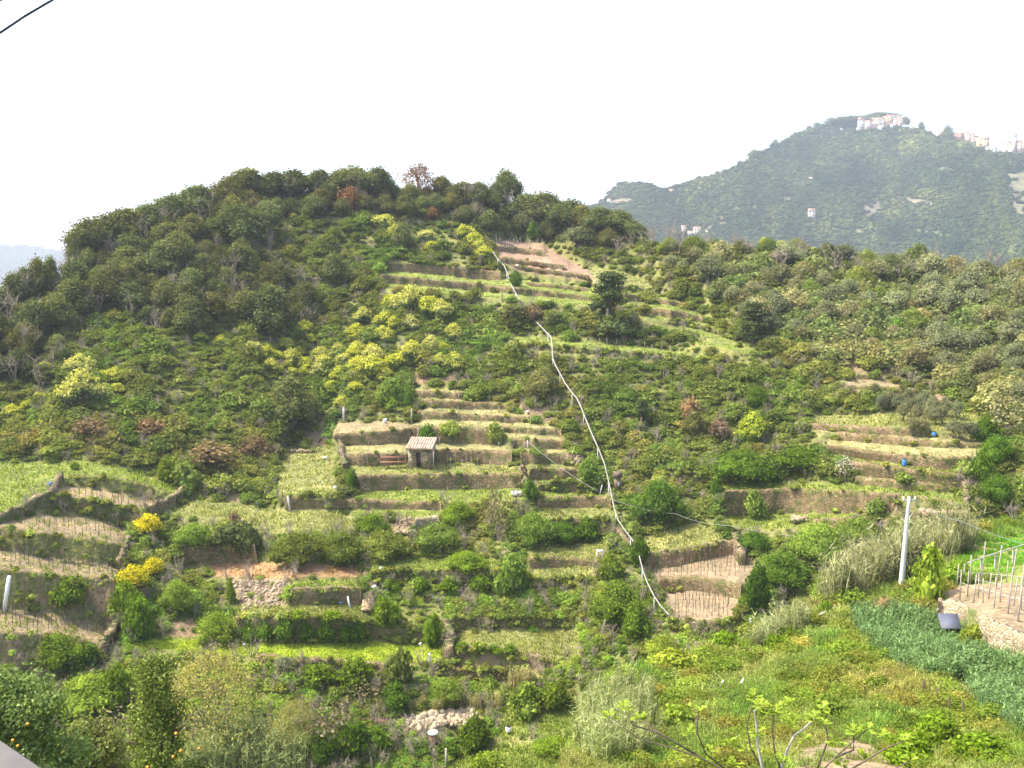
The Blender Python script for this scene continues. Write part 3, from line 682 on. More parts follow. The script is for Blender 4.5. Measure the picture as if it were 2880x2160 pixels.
def blade_mesh(name, n, h, w, rad, mat, seed, lean=.35, leafy=0, topc=0):
    rg = np.random.default_rng(seed)
    a = rg.uniform(0, 2 * math.pi, n); rr = rad * np.sqrt(rg.random(n)); b0 = np.stack([np.cos(a) * rr, np.sin(a) * rr, np.zeros(n) - .15], 1)
    H = h * rg.uniform(.55, 1.1, n); th = rg.uniform(0, 2 * math.pi, n); ln = np.abs(rg.normal(0, lean, n)) * H
    top = b0 + np.stack([np.cos(th) * ln, np.sin(th) * ln, H], 1); mid = (b0 + top) / 2 + np.array([0, 0, 1]) * (H * .08)[:, None]
    ph = rg.uniform(0, 2 * math.pi, n); sd_ = np.stack([np.cos(ph), np.sin(ph), 0 * ph], 1) * w
    co = [np.stack([b0 - sd_, b0 + sd_, mid + sd_, mid - sd_], 1).reshape(-1, 3)]; fq = [np.arange(n * 4).reshape(n, 4)]
    o = n * 4
    co.append(np.stack([mid - sd_, mid + sd_, top], 1).reshape(-1, 3)); ft = [np.arange(n * 3).reshape(n, 3) + o]; o += n * 3
    var = [rg.random(n)] ; var3 = [var[0]]
    if leafy:
        m = n * leafy; k = rg.integers(0, n, m); f = rg.uniform(.2, 1, m)[:, None]
        p = b0[k] + (top[k] - b0[k]) * f; q = rg.uniform(0, 2 * math.pi, m); l = h * .16 * rg.uniform(.6, 1.4, m)[:, None]
        d = np.stack([np.cos(q), np.sin(q), rg.uniform(-.3, .9, m)], 1); sdd = np.stack([-np.sin(q), np.cos(q), 0 * q], 1) * w * 1.1
        co.append(np.stack([p - sdd, p + sdd, p + d * l], 1).reshape(-1, 3)); ft.append(np.arange(m * 3).reshape(m, 3) + o); var3.append(rg.random(m))
    return mesh_np(name, np.concatenate(co), [np.concatenate(fq), np.concatenate(ft)], [mat], fattr={'var': np.concatenate(var + var3)})

def twig_mesh(name, n, h, rad, mat, seed, thick=.03, sub=4):
    rg = np.random.default_rng(seed); mb = MB()
    for i in range(n):
        a = rg.uniform(0, 6.28); e = rg.uniform(.15, 1) ; tip = np.array([math.cos(a) * rad * e, math.sin(a) * rad * e, h * rg.uniform(.7, 1.05) * (1 - .3 * e)])
        mid = tip * .5 * np.array([.7, .7, 1]) + rg.normal(0, .06 * h, 3); mb.tube([(0, 0, -.3), mid, tip], [thick * 1.6, thick, thick * .35], 3, cap=False)
        for j in range(sub):
            f = rg.uniform(.3, .95); p = mid + (tip - mid) * f; q = p + rg.normal(0, .13 * h, 3) + np.array([0, 0, .12 * h])
            mb.tube([p, q], [thick * .55, thick * .2], 3, cap=False)
    return mb.mesh(name, mat)
def trunk_mesh(name, h, r, spread, seed, mat, limbs=4):
    rg = np.random.default_rng(seed); mb = MB()
    top = np.array([rg.normal(0, .08 * h), rg.normal(0, .08 * h), h * .55]); mb.tube([(0, 0, -.6), (0, 0, 0), top * .5 + rg.normal(0, .04, 3), top], [r * 1.3, r * 1.1, r * .85, r * .65], 6)
    for i in range(limbs):
        a = 6.28 * i / limbs + rg.uniform(-.4, .4); e = np.array([math.cos(a) * spread, math.sin(a) * spread, h * rg.uniform(.75, .95)])
        m_ = top + (e - top) * .5 + np.array([0, 0, .06 * h]); mb.tube([top * .95, m_, e], [r * .55, r * .35, r * .12], 5)
    return mb.mesh(name, mat, smooth=True)

LEAF = {}
def leafset(key, c, c2=None, flower=None, trans=.3, var=.5):
    LEAF[key] = leaf_mat(key + " leaves", c, c2, flower, False, trans, var); LEAF[key + '_i'] = leaf_mat(key + " leaves spread", c, c2, flower, True, trans, var)
leafset('oak', (.125, .145, .048), (.24, .265, .095), trans=.36)
leafset('scrub', (.17, .215, .045), (.30, .35, .085), trans=.38, var=.4)
leafset('green', (.19, .26, .035), (.30, .40, .06), trans=.4)
leafset('spurge', (.13, .175, .05), (.2, .27, .07), flower=(.47, .48, .09), trans=.3)
leafset('broom', (.09, .13, .02), (.16, .22, .04), flower=(.62, .52, .02), trans=.3)
leafset('olive', (.23, .24, .12), (.38, .38, .21), trans=.35)
leafset('brown', (.22, .16, .085), (.36, .27, .15), trans=.25)
leafset('pale', (.22, .21, .12), (.4, .37, .24), trans=.2)
leafset('pine', (.06, .085, .035), (.13, .165, .065), trans=.2)
leafset('white', (.55, .53, .5), (.85, .82, .8), trans=.3, var=.3)
leafset('reed', (.27, .28, .13), (.5, .48, .28), trans=.35)
leafset('weed', (.22, .25, .075), (.4, .41, .16), trans=.45)
leafset('bean', (.23, .30, .12), (.38, .44, .22), trans=.35)
leafset('bud', (.33, .31, .12), (.5, .52, .17), trans=.45)
leafset('citrus', (.085, .12, .035), (.2, .25, .08), trans=.35)
leafset('fig', (.34, .42, .08), (.5, .6, .16), trans=.5)
leafset('farwood', (.05, .082, .026), (.10, .145, .045), trans=.1)

rgt = np.random.default_rng(5)
TPL = {}
def tpl(key, mk, cnt, nb, n, leaf, rz=1.0, small=.42, inst_cnt=0, **kw):
    TPL[key] = [foliage_mesh(key + "_crown", blobs_dome(np.random.default_rng(50 + i * 7 + len(key)), nb, 1, rz, 0, small), n, leaf, LEAF[mk], 10 + i, **kw) for i in range(cnt)]
# unit templates: half width 1, height about rz
tpl('oak', 'oak', 6, 18, 4200, .08, rz=1.6, small=.34, spread=.17)
tpl('olive', 'olive', 5, 16, 2400, .08, rz=1.15, small=.3, core=.6, spread=.25)
tpl('bush', 'scrub', 4, 8, 800, .15, rz=1.1)
tpl('greenbush', 'green', 3, 10, 1400, .12, rz=1.1)
tpl('darkbush', 'oak', 3, 10, 1500, .12, rz=1.1)
tpl('spurge', 'spurge', 4, 11, 2000, .095, rz=1.1, small=.4, flower=.93, flower_min=.12)
tpl('broom', 'broom', 2, 9, 1800, .09, rz=1.35, small=.4, flower=.97, flower_min=-.25)
tpl('brownbush', 'brown', 3, 8, 800, .12, rz=1.1, core=.6, spread=.22)
tpl('bigbush', 'scrub', 3, 22, 5200, .055, rz=1.0, small=.3, spread=.2)
tpl('biggreen', 'green', 3, 22, 5200, .055, rz=1.0, small=.3, spread=.2)
tpl('palebush', 'pale', 2, 8, 900, .1, rz=1.3, core=.0, spread=.3)
tpl('budbush', 'bud', 2, 24, 16000, .024, rz=1.3, small=.3, core=.0, spread=.34)
tpl('whitebush', 'white', 1, 8, 500, .09, rz=1.3, core=0, spread=.3)
def pine_tpl(seed):
    rg = np.random.default_rng(seed); b = []
    for i in range(26):
        z = rg.uniform(.25, 2.75); rr = (1 - z / 3.1) ** .7 * rg.uniform(.35, .9); a = rg.uniform(0, 6.28); q = rg.uniform(.2, .34)
        b.append(((math.cos(a) * rr, math.sin(a) * rr, z), (q * 1.25, q * 1.25, q * .62)))
    return foliage_mesh("pine_crown", b, 4200, .09, LEAF['pine'], seed, core=.7, spread=.22)
TPL['pine'] = [pine_tpl(3), pine_tpl(4)]
def swap_mat(me, mk, name):
    m2 = me.copy(); m2.name = name; m2.materials.clear(); m2.materials.append(LEAF[mk]); return m2
TRUNK = {'oak': [trunk_mesh("trunk", 1.4, .07, .4, i, M['bark']) for i in range(3)],
         'olive': [trunk_mesh("trunk", 1.0, .09, .45, i + 5, M['bark'], 3) for i in range(3)]}

PLACED = []      # (object, u, v, noun phrase) for the labels
def set_color(o, c): o.color = (*c, 1)
def plant(kind, u, v, w, h=None, tint=(1, 1, 1), name=None, trunk=None, rf=main_r, cat='tree', desc=None, label=None, group=None, i=None, sink=.05, palec=None):
    """a plant whose crown is w x h pixels of the photograph, rooted at the terrain point seen at (u, v)"""
    r = float(rf(u, v)); P = pt(u, v, r); half = w * r / F / 2
    if half > 2.0: kind = {'bush': 'bigbush', 'greenbush': 'biggreen'}.get(kind, kind)
    if kind == 'broom': half *= 1.22
    me = TPL[kind]; me = me[(i if i is not None else random.randrange(len(me))) % len(me)]
    if h is None: h = w * .62
    hz = h * r / F
    base = {'oak': 2.05, 'rust': 1.75, 'olive': 1.45, 'pine': 2.95, 'broom': 1.4, 'palebush': 1.35, 'budbush': 1.4, 'whitebush': 1.35}.get(kind, 1.15)
    rz = random.uniform(0, 6.28); k3 = (half, half, hz / base)
    if trunk:
        root = empty(name, P, rz)
        c = obj("crown", me, root); c.scale = k3; set_color(c, tint)
        if trunk == 'olive': c.location = (0, 0, hz * .22)
        t = obj("trunk", TRUNK[trunk][random.randrange(3)], root); s_ = hz / 1.75; t.scale = (s_, s_, s_)
        o = root
    else:
        o = obj(name, me, None, P); o.rotation_euler = (0, 0, rz); o.scale = k3; set_color(o, tint); o.location.z -= sink * hz
    tag(o, label, cat, group)
    if not label: PLACED.append((o, u, v, desc))
    return o

def scatter(poly, d, seed, dv=.82, excl=None, jitter=.36):
    rg = np.random.default_rng(seed); xs = [p[0] for p in poly]; ys = [p[1] for p in poly]
    us_ = np.arange(min(xs), max(xs), d); vs_ = np.arange(min(ys), max(ys), d * dv)
    A, B = np.meshgrid(us_, vs_); A = A + (np.arange(len(vs_)) % 2)[:, None] * d * .5
    A = A + rg.uniform(-jitter, jitter, A.shape) * d; B = B + rg.uniform(-jitter, jitter, A.shape) * d * dv
    ins = pinpoly(A, B, poly); return np.stack([A[ins], B[ins]], 1)
def cls_at(u, v):
    j = np.clip(((np.clip(u, 1, 2879) - U0) / US).astype(int), 0, cls.shape[1] - 1); i = np.clip(((v - V0) / VS).astype(int), 0, cls.shape[0] - 1)
    return cls[i, j], tread[i, j], wallm[i, j]
def tintv(base=1.0, sp=.16, warm=0.0):
    k = base * math.exp(random.gauss(0, sp)); w_ = max(random.gauss(warm, .08), -.06)
    return (k * (1 + w_), k, k * (1 - w_ * .6))

# ---- dark oaks of the hilltop wood
OAKP = [(-300,1000),(-100,945),(0,905),(60,860),(150,822),(192,812),(216,760),(280,712),(420,665),(480,640),(640,590),(700,570),(900,560),(1180,560),(1250,575),(1380,600),(1470,635),(1560,645),(1640,660),(1780,700),(1830,730),(1780,740),(1700,700),(1600,680),(1500,680),(1400,665),(1330,640),(1200,625),(1050,620),(830,625),(745,640),(765,720),(790,780),(880,830),(915,900),(800,950),(600,915),(430,935),(300,880),(205,1000),(150,1090),(0,1130),(-300,1130)]
oaks = []
for u, v in scatter(OAKP, 52, 21):
    if 150 < u < 200 and v < 880 or (u < 150 and v < poly_y(SKYG, u) + 45): continue
    w = (62 + 75 * random.random() ** 1.6) * (1.0 if v < 1000 else .9)
    if v - poly_y(SKYG, u) < 75: w = min(w, 78)
    o = plant('oak', u, v, w, w * random.uniform(.68, .95), tintv(1.0, .16, .04), "holm_oak", 'oak', desc=random.choice(["dark green holm oak", "dense dark holm oak", "rounded dusky holm oak"]), group="holm oaks of the hilltop wood")
    oaks.append(o)
# crest line oaks so that the skyline has the photograph's outline
SKYT = [(-60,850),(0,800),(40,765),(70,745),(110,728),(145,712),(218,652),(250,617),(300,598),(360,585),(420,566),(480,538),(560,512),(640,490),(700,466),(770,468),(830,468),(900,466),(960,464),(1000,462),(1060,466),(1240,482),(1300,498),(1350,502),(1480,535),(1530,530),(1560,548),(1600,548),(1640,566),(1690,572),(1740,590),(1790,612)]
for k, (u, vt_) in enumerate(SKYT):
    vb = poly_y(SKYG, u) + 14; h = vb - vt_
    plant('oak', u, vb, (84 if u < 130 else 58) if u < 240 else max(h * random.uniform(1.15, 1.9), 62), h * random.uniform(.92, 1.08), tintv(.95, .12), "holm_oak", 'oak', desc="dark skyline holm oak", group="holm oaks of the hilltop wood")
plant('oak', 1424, 568, 104, 106, (1, 1, 1), "holm_oak", 'oak', label="tall lone two-lobed holm oak standing up from the skyline", group=None, i=2)
plant('oak', 1395, 575, 60, 70, (1, 1, 1), "holm_oak", 'oak', label="smaller oak at the left foot of the lone skyline oak", i=1)
TPL['rust'] = [foliage_mesh("rust_crown", blobs_dome(np.random.default_rng(9), 12, 1, 1.3, 0, .3), 3200, .06, LEAF['brown'], 77, core=0, spread=.3)]
r_ = plant('rust', 1175, 552, 125, 106, (1.0, .75, .7), "dead_tree", 'oak', cat='tree', label="rust brown half dead tree on the summit skyline")
plant('rust', 1255, 560, 70, 60, (1.1, .85, .8), "dead_tree", 'oak', cat='tree', label="smaller russet tree right of the brown summit tree")
for (u, v, w, lb) in [(985,590,80,"orange brown dying oak in the dark wood below the summit"),(880,600,45,"small russet bush at the wood's edge under the summit"),(1130,610,50,"reddish bush under the dark summit oaks"),(1215,620,50,"russet bush right under the summit oaks")]:
    plant('brownbush', u, v, w, w * .8, (1.35, .95, .7), "brown_bush", cat='bush', label=lb)

# ---- olive and mixed trees of the right hand slope
OLP = [(1840,720),(1950,722),(2200,740),(2550,772),(2880,795),(3100,800),(3100,1190),(2880,1165),(2760,1110),(2690,1085),(2560,1070),(2440,1030),(2350,1000),(2250,960),(2130,930),(2050,860),(1960,810),(1880,780)]
for u, v in scatter(OLP, 51, 31):
    n_ = math.sin(u * .011) + math.sin(v * .03 + u * .004) + random.gauss(0, .7)
    w = 44 + 62 * random.random() ** 1.5
    if v < 860 and u > 1900 and n_ > .9 or n_ > 1.9:
        plant('bush' if random.random() < .6 else 'darkbush', u, v, w * 1.1, w * .75, tintv(1.0, .2), "green_tree", 'oak', desc="green leafy tree", group="trees of the right hand slope")
    else:
        plant('olive', u, v, w, w * .72, tintv(1.0, .14, .0), "olive_tree", 'olive', desc=random.choice(["grey green olive tree", "dusty grey olive tree"]), group="olive trees of the right hand slope")
for (u, v) in [(1880,715),(1950,716),(2010,722),(2080,728),(2160,722),(2240,728),(2300,735),(2370,745),(2430,755),(2500,765),(2560,750),(2600,770),(2680,775),(2760,785),(2840,790)]:
    w = random.uniform(70, 100)
    plant('bush' if u < 2300 else 'olive', u, v + 12, w, w * .62, tintv(.85, .12), "green_tree" if u < 2300 else "olive_tree", 'olive', desc="tree along the crest of the right slope", group="crest trees of the right slope")
plant('darkbush', 2580, 765, 80, 68, (1, 1.1, .9), "green_tree", 'oak', label="round dark tree rising from the crest of the right slope")
plant('greenbush', 2522, 950, 60, 46, (.9, 1.15, .9), "green_tree", 'oak', label="single bright green tree in the grey olive slope")
plant('greenbush', 2400, 815, 90, 40, (.9, 1, .8), "green_tree", 'oak', label="bright green tree high on the olive slope")
# small olive orchard rows on the terraces
for (u, v) in [(2478,1160),(2500,1150),(2525,1158),(2538,1185),(2562,1172),(2590,1165),(2580,1190),(2612,1178),(2630,1195),(2655,1170),(2650,1192),(2690,1180),(2625,1165),(2600,1150),(2555,1145),(2460,1130),(2680,1232),(2700,1238),(2730,1240),(2590,1225),(2565,1226)]:
    w = random.uniform(42, 58)
    plant('olive', u, v, w, 46, tintv(.9, .1), "olive_tree", 'olive', desc="small grey olive of the terraced orchard", group="small olives on the right hand terraces")

# ---- hand placed trees and bushes on the hill: kind, u, v base, w, h, tint, name, trunk, category, label
HP = [
 ('pine',1712,946,155,185,(1.35,1.3,1.1),'pine_tree','oak','tree','tall dark pine standing alone right of the upper terraces'),
 ('pine',2122,965,115,115,(1.4,1.25,1.1),'pine_tree','oak','tree','shorter dark pine above the right end of the green strips'),
 ('darkbush',1710,942,120,60,(.9,1,.9),'dark_bush',None,'bush','dark skirt of brush round the foot of the tall pine'),
 ('oak',820,1205,170,175,(1.3,1.25,1.2),'holm_oak','oak','tree','large loose dark tree left of the central terraces'),
 ('oak',1528,1132,118,112,(1.75,1.5,1.5),'holm_oak','oak','tree','grey brown round tree beside the winding pale track'),
 ('oak',540,935,120,110,(1,1,1),'holm_oak','oak','tree','big dark oak at the lower edge of the left wood'),
 ('oak',770,935,170,150,(.9,.95,1),'holm_oak','oak','tree','largest dark oak clump in the middle of the wood'),
 ('oak',660,690,170,130,(.9,.95,1),'holm_oak','oak','tree','dark oak at the right corner of the left wood'),
 ('oak',940,800,110,100,(1,1,1),'holm_oak','oak','tree','dark oak just left of the upper terrace walls'),
 ('darkbush',1130,702,90,65,(1,1,1),'dark_bush',None,'bush','dark bush right under the first yellow shrubs below the summit'),
 ('darkbush',1450,905,110,50,(1,.95,.9),'dark_bush',None,'bush','dark brush in the gap of the pale track'),
 ('brownbush',1500,905,70,50,(.8,.75,.8),'brown_bush',None,'bush','brown bush in the gap of the pale track'),
 ('darkbush',1560,925,80,50,(1,1,1),'dark_bush',None,'bush','dark bush just right of the track gap'),
 ('greenbush',1452,805,45,40,(.6,.8,.7),'green_bush',None,'bush','ivy covered clump on the upper terrace beside the track'),
 ('greenbush',1500,675,50,50,(.7,.85,.9),'green_bush',None,'bush','green bush at the top edge of the brown vineyard'),
 ('olive',1622,705,110,60,(.8,.85,.85),'olive_tree','olive','tree','wide grey olive right of the brown vineyard'),
 ('olive',1470,655,80,55,(.85,.85,.8),'olive_tree','olive','tree','grey olive just above the brown vineyard'),
 ('greenbush',1150,1155,35,50,(.55,.8,.7),'green_bush',None,'bush','dark green bush at the left end of the terrace stack'),
 ('bush',1100,1140,85,75,(1.1,1.2,1),'green_bush',None,'bush','bushy green mound left of the top terraces'),
 ('spurge',1108,1155,45,35,(.75,1,.7),'flowering_shrub',None,'shrub','light green bush below the mound left of the top terraces'),
 ('greenbush',1205,1242,70,45,(.55,.75,.6),'green_bush',None,'bush','ivy hanging on the wall behind the hut'),
 ('bush',1265,1225,75,42,(1.5,1.5,1.3),'fruit_tree',None,'tree','pale leafed small tree standing on the terrace behind the hut'),
 ('bush',1390,1245,60,55,(1.2,1.2,1.1),'fruit_tree',None,'tree','small loose tree by the white post on the terrace'),
 ('greenbush',990,1378,45,55,(.6,.75,.6),'green_bush',None,'bush','ivy at the left end of the longest wall'),
 ('greenbush',1048,1500,110,62,(.75,.85,.6),'green_bush',None,'bush','deep green spreading bush left of the broken grey wall'),
 ('greenbush',1288,1470,125,70,(.95,1.0,.7),'green_bush',None,'bush','bright green spreading tree over the broken grey wall'),
 ('palebush',1395,1500,85,130,(1.05,.95,.8),'dry_reeds',None,'reeds','tall dry beige thicket in the centre'),
 ('bush',1500,1530,150,110,(1.15,1.3,1),'green_bush',None,'bush','big mixed green thicket right of the dry beige thicket'),
 ('greenbush',1580,1530,120,75,(.6,.75,.7),'green_bush',None,'bush','dark ivy mass hanging below the right centre terrace'),
 ('greenbush',1650,1520,100,60,(.6,.75,.65),'green_bush',None,'bush','ivy hanging beside the stone steps'),
 ('greenbush',1490,1402,52,52,(.7,.9,.7),'green_bush',None,'bush','round green bush beside the white trough'),
 ('bush',1655,1362,90,65,(.8,1,.8),'green_bush',None,'bush','dark green bush under the thin wire'),
 ('greenbush',1855,1460,190,120,(.5,.65,.65),'green_bush',None,'bush','large dark green thicket right of the track'),
 ('greenbush',2015,1400,42,60,(.6,.8,.6),'green_bush',None,'bush','narrow green bush at the left end of the long dark wall'),
 ('bush',2120,1458,75,75,(1.1,1.2,1),'green_tree',None,'tree','round green tree in front of the long dark wall'),
 ('oak',1948,1230,90,85,(1.3,1.15,1.1),'brown_tree','oak','tree','brown green tree in the scrub left of the right terraces'),
 ('brownbush',1945,1180,80,60,(1.3,1.15,1),'brown_bush',None,'bush','tan coloured bush in the middle of the right scrub'),
 ('brownbush',2020,1240,80,65,(.95,.9,1.1),'brown_bush',None,'bush','greyish leafless bush beside the yellow green tree'),
 ('spurge',2120,1240,100,80,(.75,.85,.5),'green_tree',None,'tree','yellow green tree in the scrub left of the right terraces'),
 ('greenbush',2130,1150,90,70,(.55,.65,.55),'green_bush',None,'bush','deep green bush above the yellow green tree'),
 ('pine',1805,1210,60,90,(1.3,1.3,1.1),'conifer','oak','tree','small upright conifer in the mid slope scrub'),
 ('olive',2012,1345,65,55,(1,1,1),'olive_tree','olive','tree','pale grey bush above the long dark wall'),
 ('greenbush',2085,1340,230,85,(.5,.62,.5),'green_hedge',None,'hedge','long dark green hedge bank above the long dark wall'),
 ('greenbush',2250,1320,200,70,(.55,.65,.5),'green_hedge',None,'hedge','green bank left of the white blossoming tree'),
 ('greenbush',2362,1320,30,35,(.9,1.1,.7),'green_bush',None,'bush','small bright bush just above the blossoming tree'),
 ('whitebush',2376,1350,62,50,(1,1,1),'blossoming_tree','olive','tree','small tree in white blossom at the edge of the terraces'),
 ('whitebush',2197,1328,18,22,(1,1,1),'blossoming_tree','olive','tree','tiny white flowering branch in the dark hedge bank'),
 ('greenbush',2200,1640,190,95,(.55,.7,.6),'green_bush',None,'bush','dark green thicket at the head of the gully'),
 ('greenbush',2130,1720,90,120,(.35,.5,.4),'green_bush',None,'bush','dark ivy column right of the lower sandy vine plot'),
 ('greenbush',2120,1545,110,60,(.45,.6,.5),'green_bush',None,'bush','dark bush behind the rubble corner'),
 ('bush',2300,1570,200,110,(1.1,1.25,.9),'green_bush',None,'bush','light green slope thicket before the reeds'),
 ('bush',2420,1520,160,70,(.9,1,.8),'green_bush',None,'bush','green thicket at the foot of the terraces by the pole'),
 ('greenbush',2800,1420,110,90,(.6,.8,.6),'green_bush',None,'bush','green thicket right of the ruined wall'),
 ('greenbush',2760,1360,70,90,(.8,1,.7),'green_bush',None,'bush','bright green bush at the end wall of the terraces'),
 ('greenbush',2800,1300,110,80,(.6,.8,.6),'green_bush',None,'bush','dark green bushes at the right edge by the terraces'),
 ('greenbush',2770,1240,80,60,(.6,.75,.6),'green_bush',None,'bush','green bush above the right edge thicket'),
 ('palebush',2830,1210,140,90,(1.1,1.1,.9),'dry_reeds',None,'reeds','dry pale thicket at the right edge above the terraces'),
 ('greenbush',1080,1755,88,85,(.95,1,.6),'green_bush',None,'bush','bright green round bush at the foot of the staircase'),
 ('bush',1440,1665,110,110,(.95,1.1,.85),'green_bush',None,'bush','dark green upright bush in the lower centre'),
 ('greenbush',1735,1735,190,115,(.8,.85,.7),'green_bush',None,'bush','large bright ivy mound below the steps'),
 ('greenbush',1720,1630,90,75,(1,1,.8),'green_bush',None,'bush','light green creeper by the white bench'),
 ('greenbush',1790,1800,110,90,(.75,.85,.6),'green_bush',None,'bush','green mound below the large ivy mound'),
 ('greenbush',1800,1590,70,80,(.5,.65,.5),'green_bush',None,'bush','dark green bush left of the sandy vine plots'),
 ('bush',1860,1860,140,90,(1.5,1.5,.8),'green_bush',None,'bush','yellow green bush where the track ends'),
 ('darkbush',660,1540,150,75,(.95,1,.9),'dark_bush',None,'bush','dark shrub hanging over the bare shaded wall'),
 ('darkbush',705,1560,90,80,(.8,.85,.8),'dark_bush',None,'bush','darkest shrub over the right end of the bare wall'),
 ('bush',840,1575,190,95,(.85,.8,.7),'fruit_tree',None,'tree','olive brown fruit trees in a row above the red soil strip, left one'),
 ('bush',960,1572,150,90,(.85,.85,.7),'fruit_tree',None,'tree','olive brown fruit tree at the right end above the red soil strip'),
 ('bush',545,1535,130,70,(1,1.15,.8),'green_bush',None,'bush','green bush right of the round yellow bush'),
 ('brownbush',660,1490,50,50,(.9,.8,.8),'brown_bush',None,'bush','reddish bush above the dark shrubs'),
 ('bush',1080,1560,180,80,(1.05,1,.85),'green_bush',None,'bush','mixed creeper bush left of the dry beige thicket'),
 ('bush',1230,1545,170,90,(.95,1.05,.85),'green_bush',None,'bush','green brush below the narrow wall'),
 ('broom',417,1510,76,66,(1,1,1),'yellow_bush',None,'bush','perfectly round bright yellow flowering bush'),
 ('broom',372,1668,92,80,(.85,.88,1),'yellow_bush',None,'bush','left lobe of the two yellow green bushes below the round one'),
 ('broom',430,1625,60,58,(.9,.92,1),'yellow_bush',None,'bush','upper lobe of the two yellow green bushes below the round one'),
 ('broom',553,1528,46,32,(.8,.95,1),'yellow_bush',None,'bush','small yellow patch in the green bush right of the round yellow bush'),
 ('broom',925,1545,40,28,(.7,.8,1),'yellow_bush',None,'bush','yellowish top of the fruit tree row'),
 ('greenbush',360,1735,110,95,(1,1.05,.6),'green_bush',None,'bush','bright green leafy bush under the yellow lobes'),
 ('greenbush',390,1800,100,110,(.65,.8,.5),'green_bush',None,'bush','tall green bush standing on the edge of the bright lawn'),
 ('bush',500,1720,120,100,(1.1,1.2,.8),'green_bush',None,'bush','green scrub mound right of the yellow lobes'),
 ('bush',610,1800,140,90,(1.2,1.3,.7),'green_bush',None,'bush','yellow green bush left of the shaded hedge'),
 ('greenbush',650,1700,30,70,(1,1.05,.7),'green_bush',None,'bush','narrow bright ivy strip beside the tumbled stones'),
 ('greenbush',205,1690,110,70,(.85,.9,.6),'ivy',None,'ivy','bright ivy hanging over the tall stony bank'),
 ('greenbush',160,1865,170,85,(.8,.85,.55),'ivy',None,'ivy','ivy draped over the lowest left wall'),
 ('greenbush',240,1880,110,70,(.5,.65,.45),'ivy',None,'ivy','dark end of the ivy on the lowest left wall'),
 ('greenbush',470,1355,60,68,(1.15,1.1,.6),'young_tree',None,'tree','lime green young tree in the brown scrub'),
 ('greenbush',500,1350,60,35,(1,1,.7),'green_bush',None,'bush','light green bush beside the lime green young tree'),
 ('greenbush',210,1320,30,18,(.9,1,.7),'green_bush',None,'bush','small bright bush at the top of the left meadow'),
 ('brownbush',590,1310,170,65,(.95,.95,.85),'brown_bush',None,'bush','wide brown bracken patch above the left meadow'),
 ('brownbush',715,1285,110,60,(.9,.85,.85),'brown_bush',None,'bush','reddish brown patch left of the small square plot'),
 ('brownbush',420,1230,110,50,(1.1,1,.9),'brown_bush',None,'bush','brown bush in the scrub above the bracken patch'),
 ('brownbush',250,1230,120,55,(.95,.95,.9),'brown_bush',None,'bush','brown scrub patch at the left above the meadow'),
 ('bush',1130,1930,115,105,(.8,.8,.85),'grey_bush',None,'bush','grey green feathery bush below the bright lawn'),
 ('olive',800,1895,80,45,(.85,.9,1),'olive_tree','olive','tree','low silvery olive under the bright lawn'),
 ('greenbush',1000,1930,130,75,(.8,.85,.55),'green_bush',None,'bush','green bush left of the grey feathery bush'),
 ('greenbush',880,1925,130,60,(.75,.8,.55),'green_bush',None,'bush','green bush under the lawn wall'),
 ('greenbush',1220,1820,60,110,(.9,1,.6),'green_bush',None,'bush','upright bright bush left of the brown stone pillar'),
 ('greenbush',1110,1990,100,80,(.5,.65,.5),'green_bush',None,'bush','dark leafy tree behind the sandy heap'),
 ('palebush',1030,1990,120,70,(.9,.85,.75),'bare_bush',None,'bush','bare twiggy beige bush left of the sandy heap'),
 ('bush',1250,1965,140,70,(1,1.1,.7),'green_bush',None,'bush','scrub below the orange lipped wall'),
 ('greenbush',1560,1990,120,70,(.75,.75,.55),'green_bush',None,'bush','spreading shrub right of the dead cane fan'),
 ('bush',1480,2010,130,90,(1,1.1,.75),'green_bush',None,'bush','scrub below the dead cane fan'),
 ('greenbush',1333,2105,112,92,(.65,.7,.45),'round_bush',None,'bush','dark rounded clipped bush on the bottom lawn'),
 ('greenbush',1370,2175,130,60,(1.05,1.05,.7),'green_bush',None,'bush','bright low bush at the bottom edge of the lawn'),
 ('greenbush',1560,2110,150,38,(.9,.95,.6),'green_hedge',None,'hedge','low green hedge at the back of the bottom lawn'),
 ('greenbush',1270,2128,70,40,(.6,.75,.5),'green_bush',None,'bush','green bush in front of the white topped well'),
 ('greenbush',1060,2125,110,75,(.6,.75,.5),'green_bush',None,'bush','green bush right of the fruit laden tree'),
 ('greenbush',700,1800,62,58,(.62,.78,.5),'ivy',None,'ivy','leftmost ivy curtain from the left on the shaded wall above the bright lawn'),
 ('greenbush',752,1800,68,48,(.62,.78,.5),'ivy',None,'ivy','second ivy curtain from the left on the shaded wall above the bright lawn'),
 ('greenbush',806,1800,74,58,(.62,.78,.5),'ivy',None,'ivy','third ivy curtain from the left on the shaded wall above the bright lawn'),
 ('greenbush',860,1800,62,48,(.62,.78,.5),'ivy',None,'ivy','fourth ivy curtain from the left on the shaded wall above the bright lawn'),
 ('greenbush',915,1800,68,58,(.62,.78,.5),'ivy',None,'ivy','fifth ivy curtain from the left on the shaded wall above the bright lawn'),
 ('greenbush',968,1800,74,48,(.62,.78,.5),'ivy',None,'ivy','sixth ivy curtain from the left on the shaded wall above the bright lawn'),
 ('greenbush',1012,1800,62,58,(.62,.78,.5),'ivy',None,'ivy','rightmost ivy curtain from the left on the shaded wall above the bright lawn'),
 ('greenbush',1300,1832,52,26,(.8,.9,.55),'green_bush',None,'bush','left bush in the hedge along the top of the curved grey wall'),
 ('greenbush',1345,1834,52,26,(.8,.9,.55),'green_bush',None,'bush','second bush in the hedge along the top of the curved grey wall'),
 ('greenbush',1390,1836,52,26,(.8,.9,.55),'green_bush',None,'bush','third bush in the hedge along the top of the curved grey wall'),
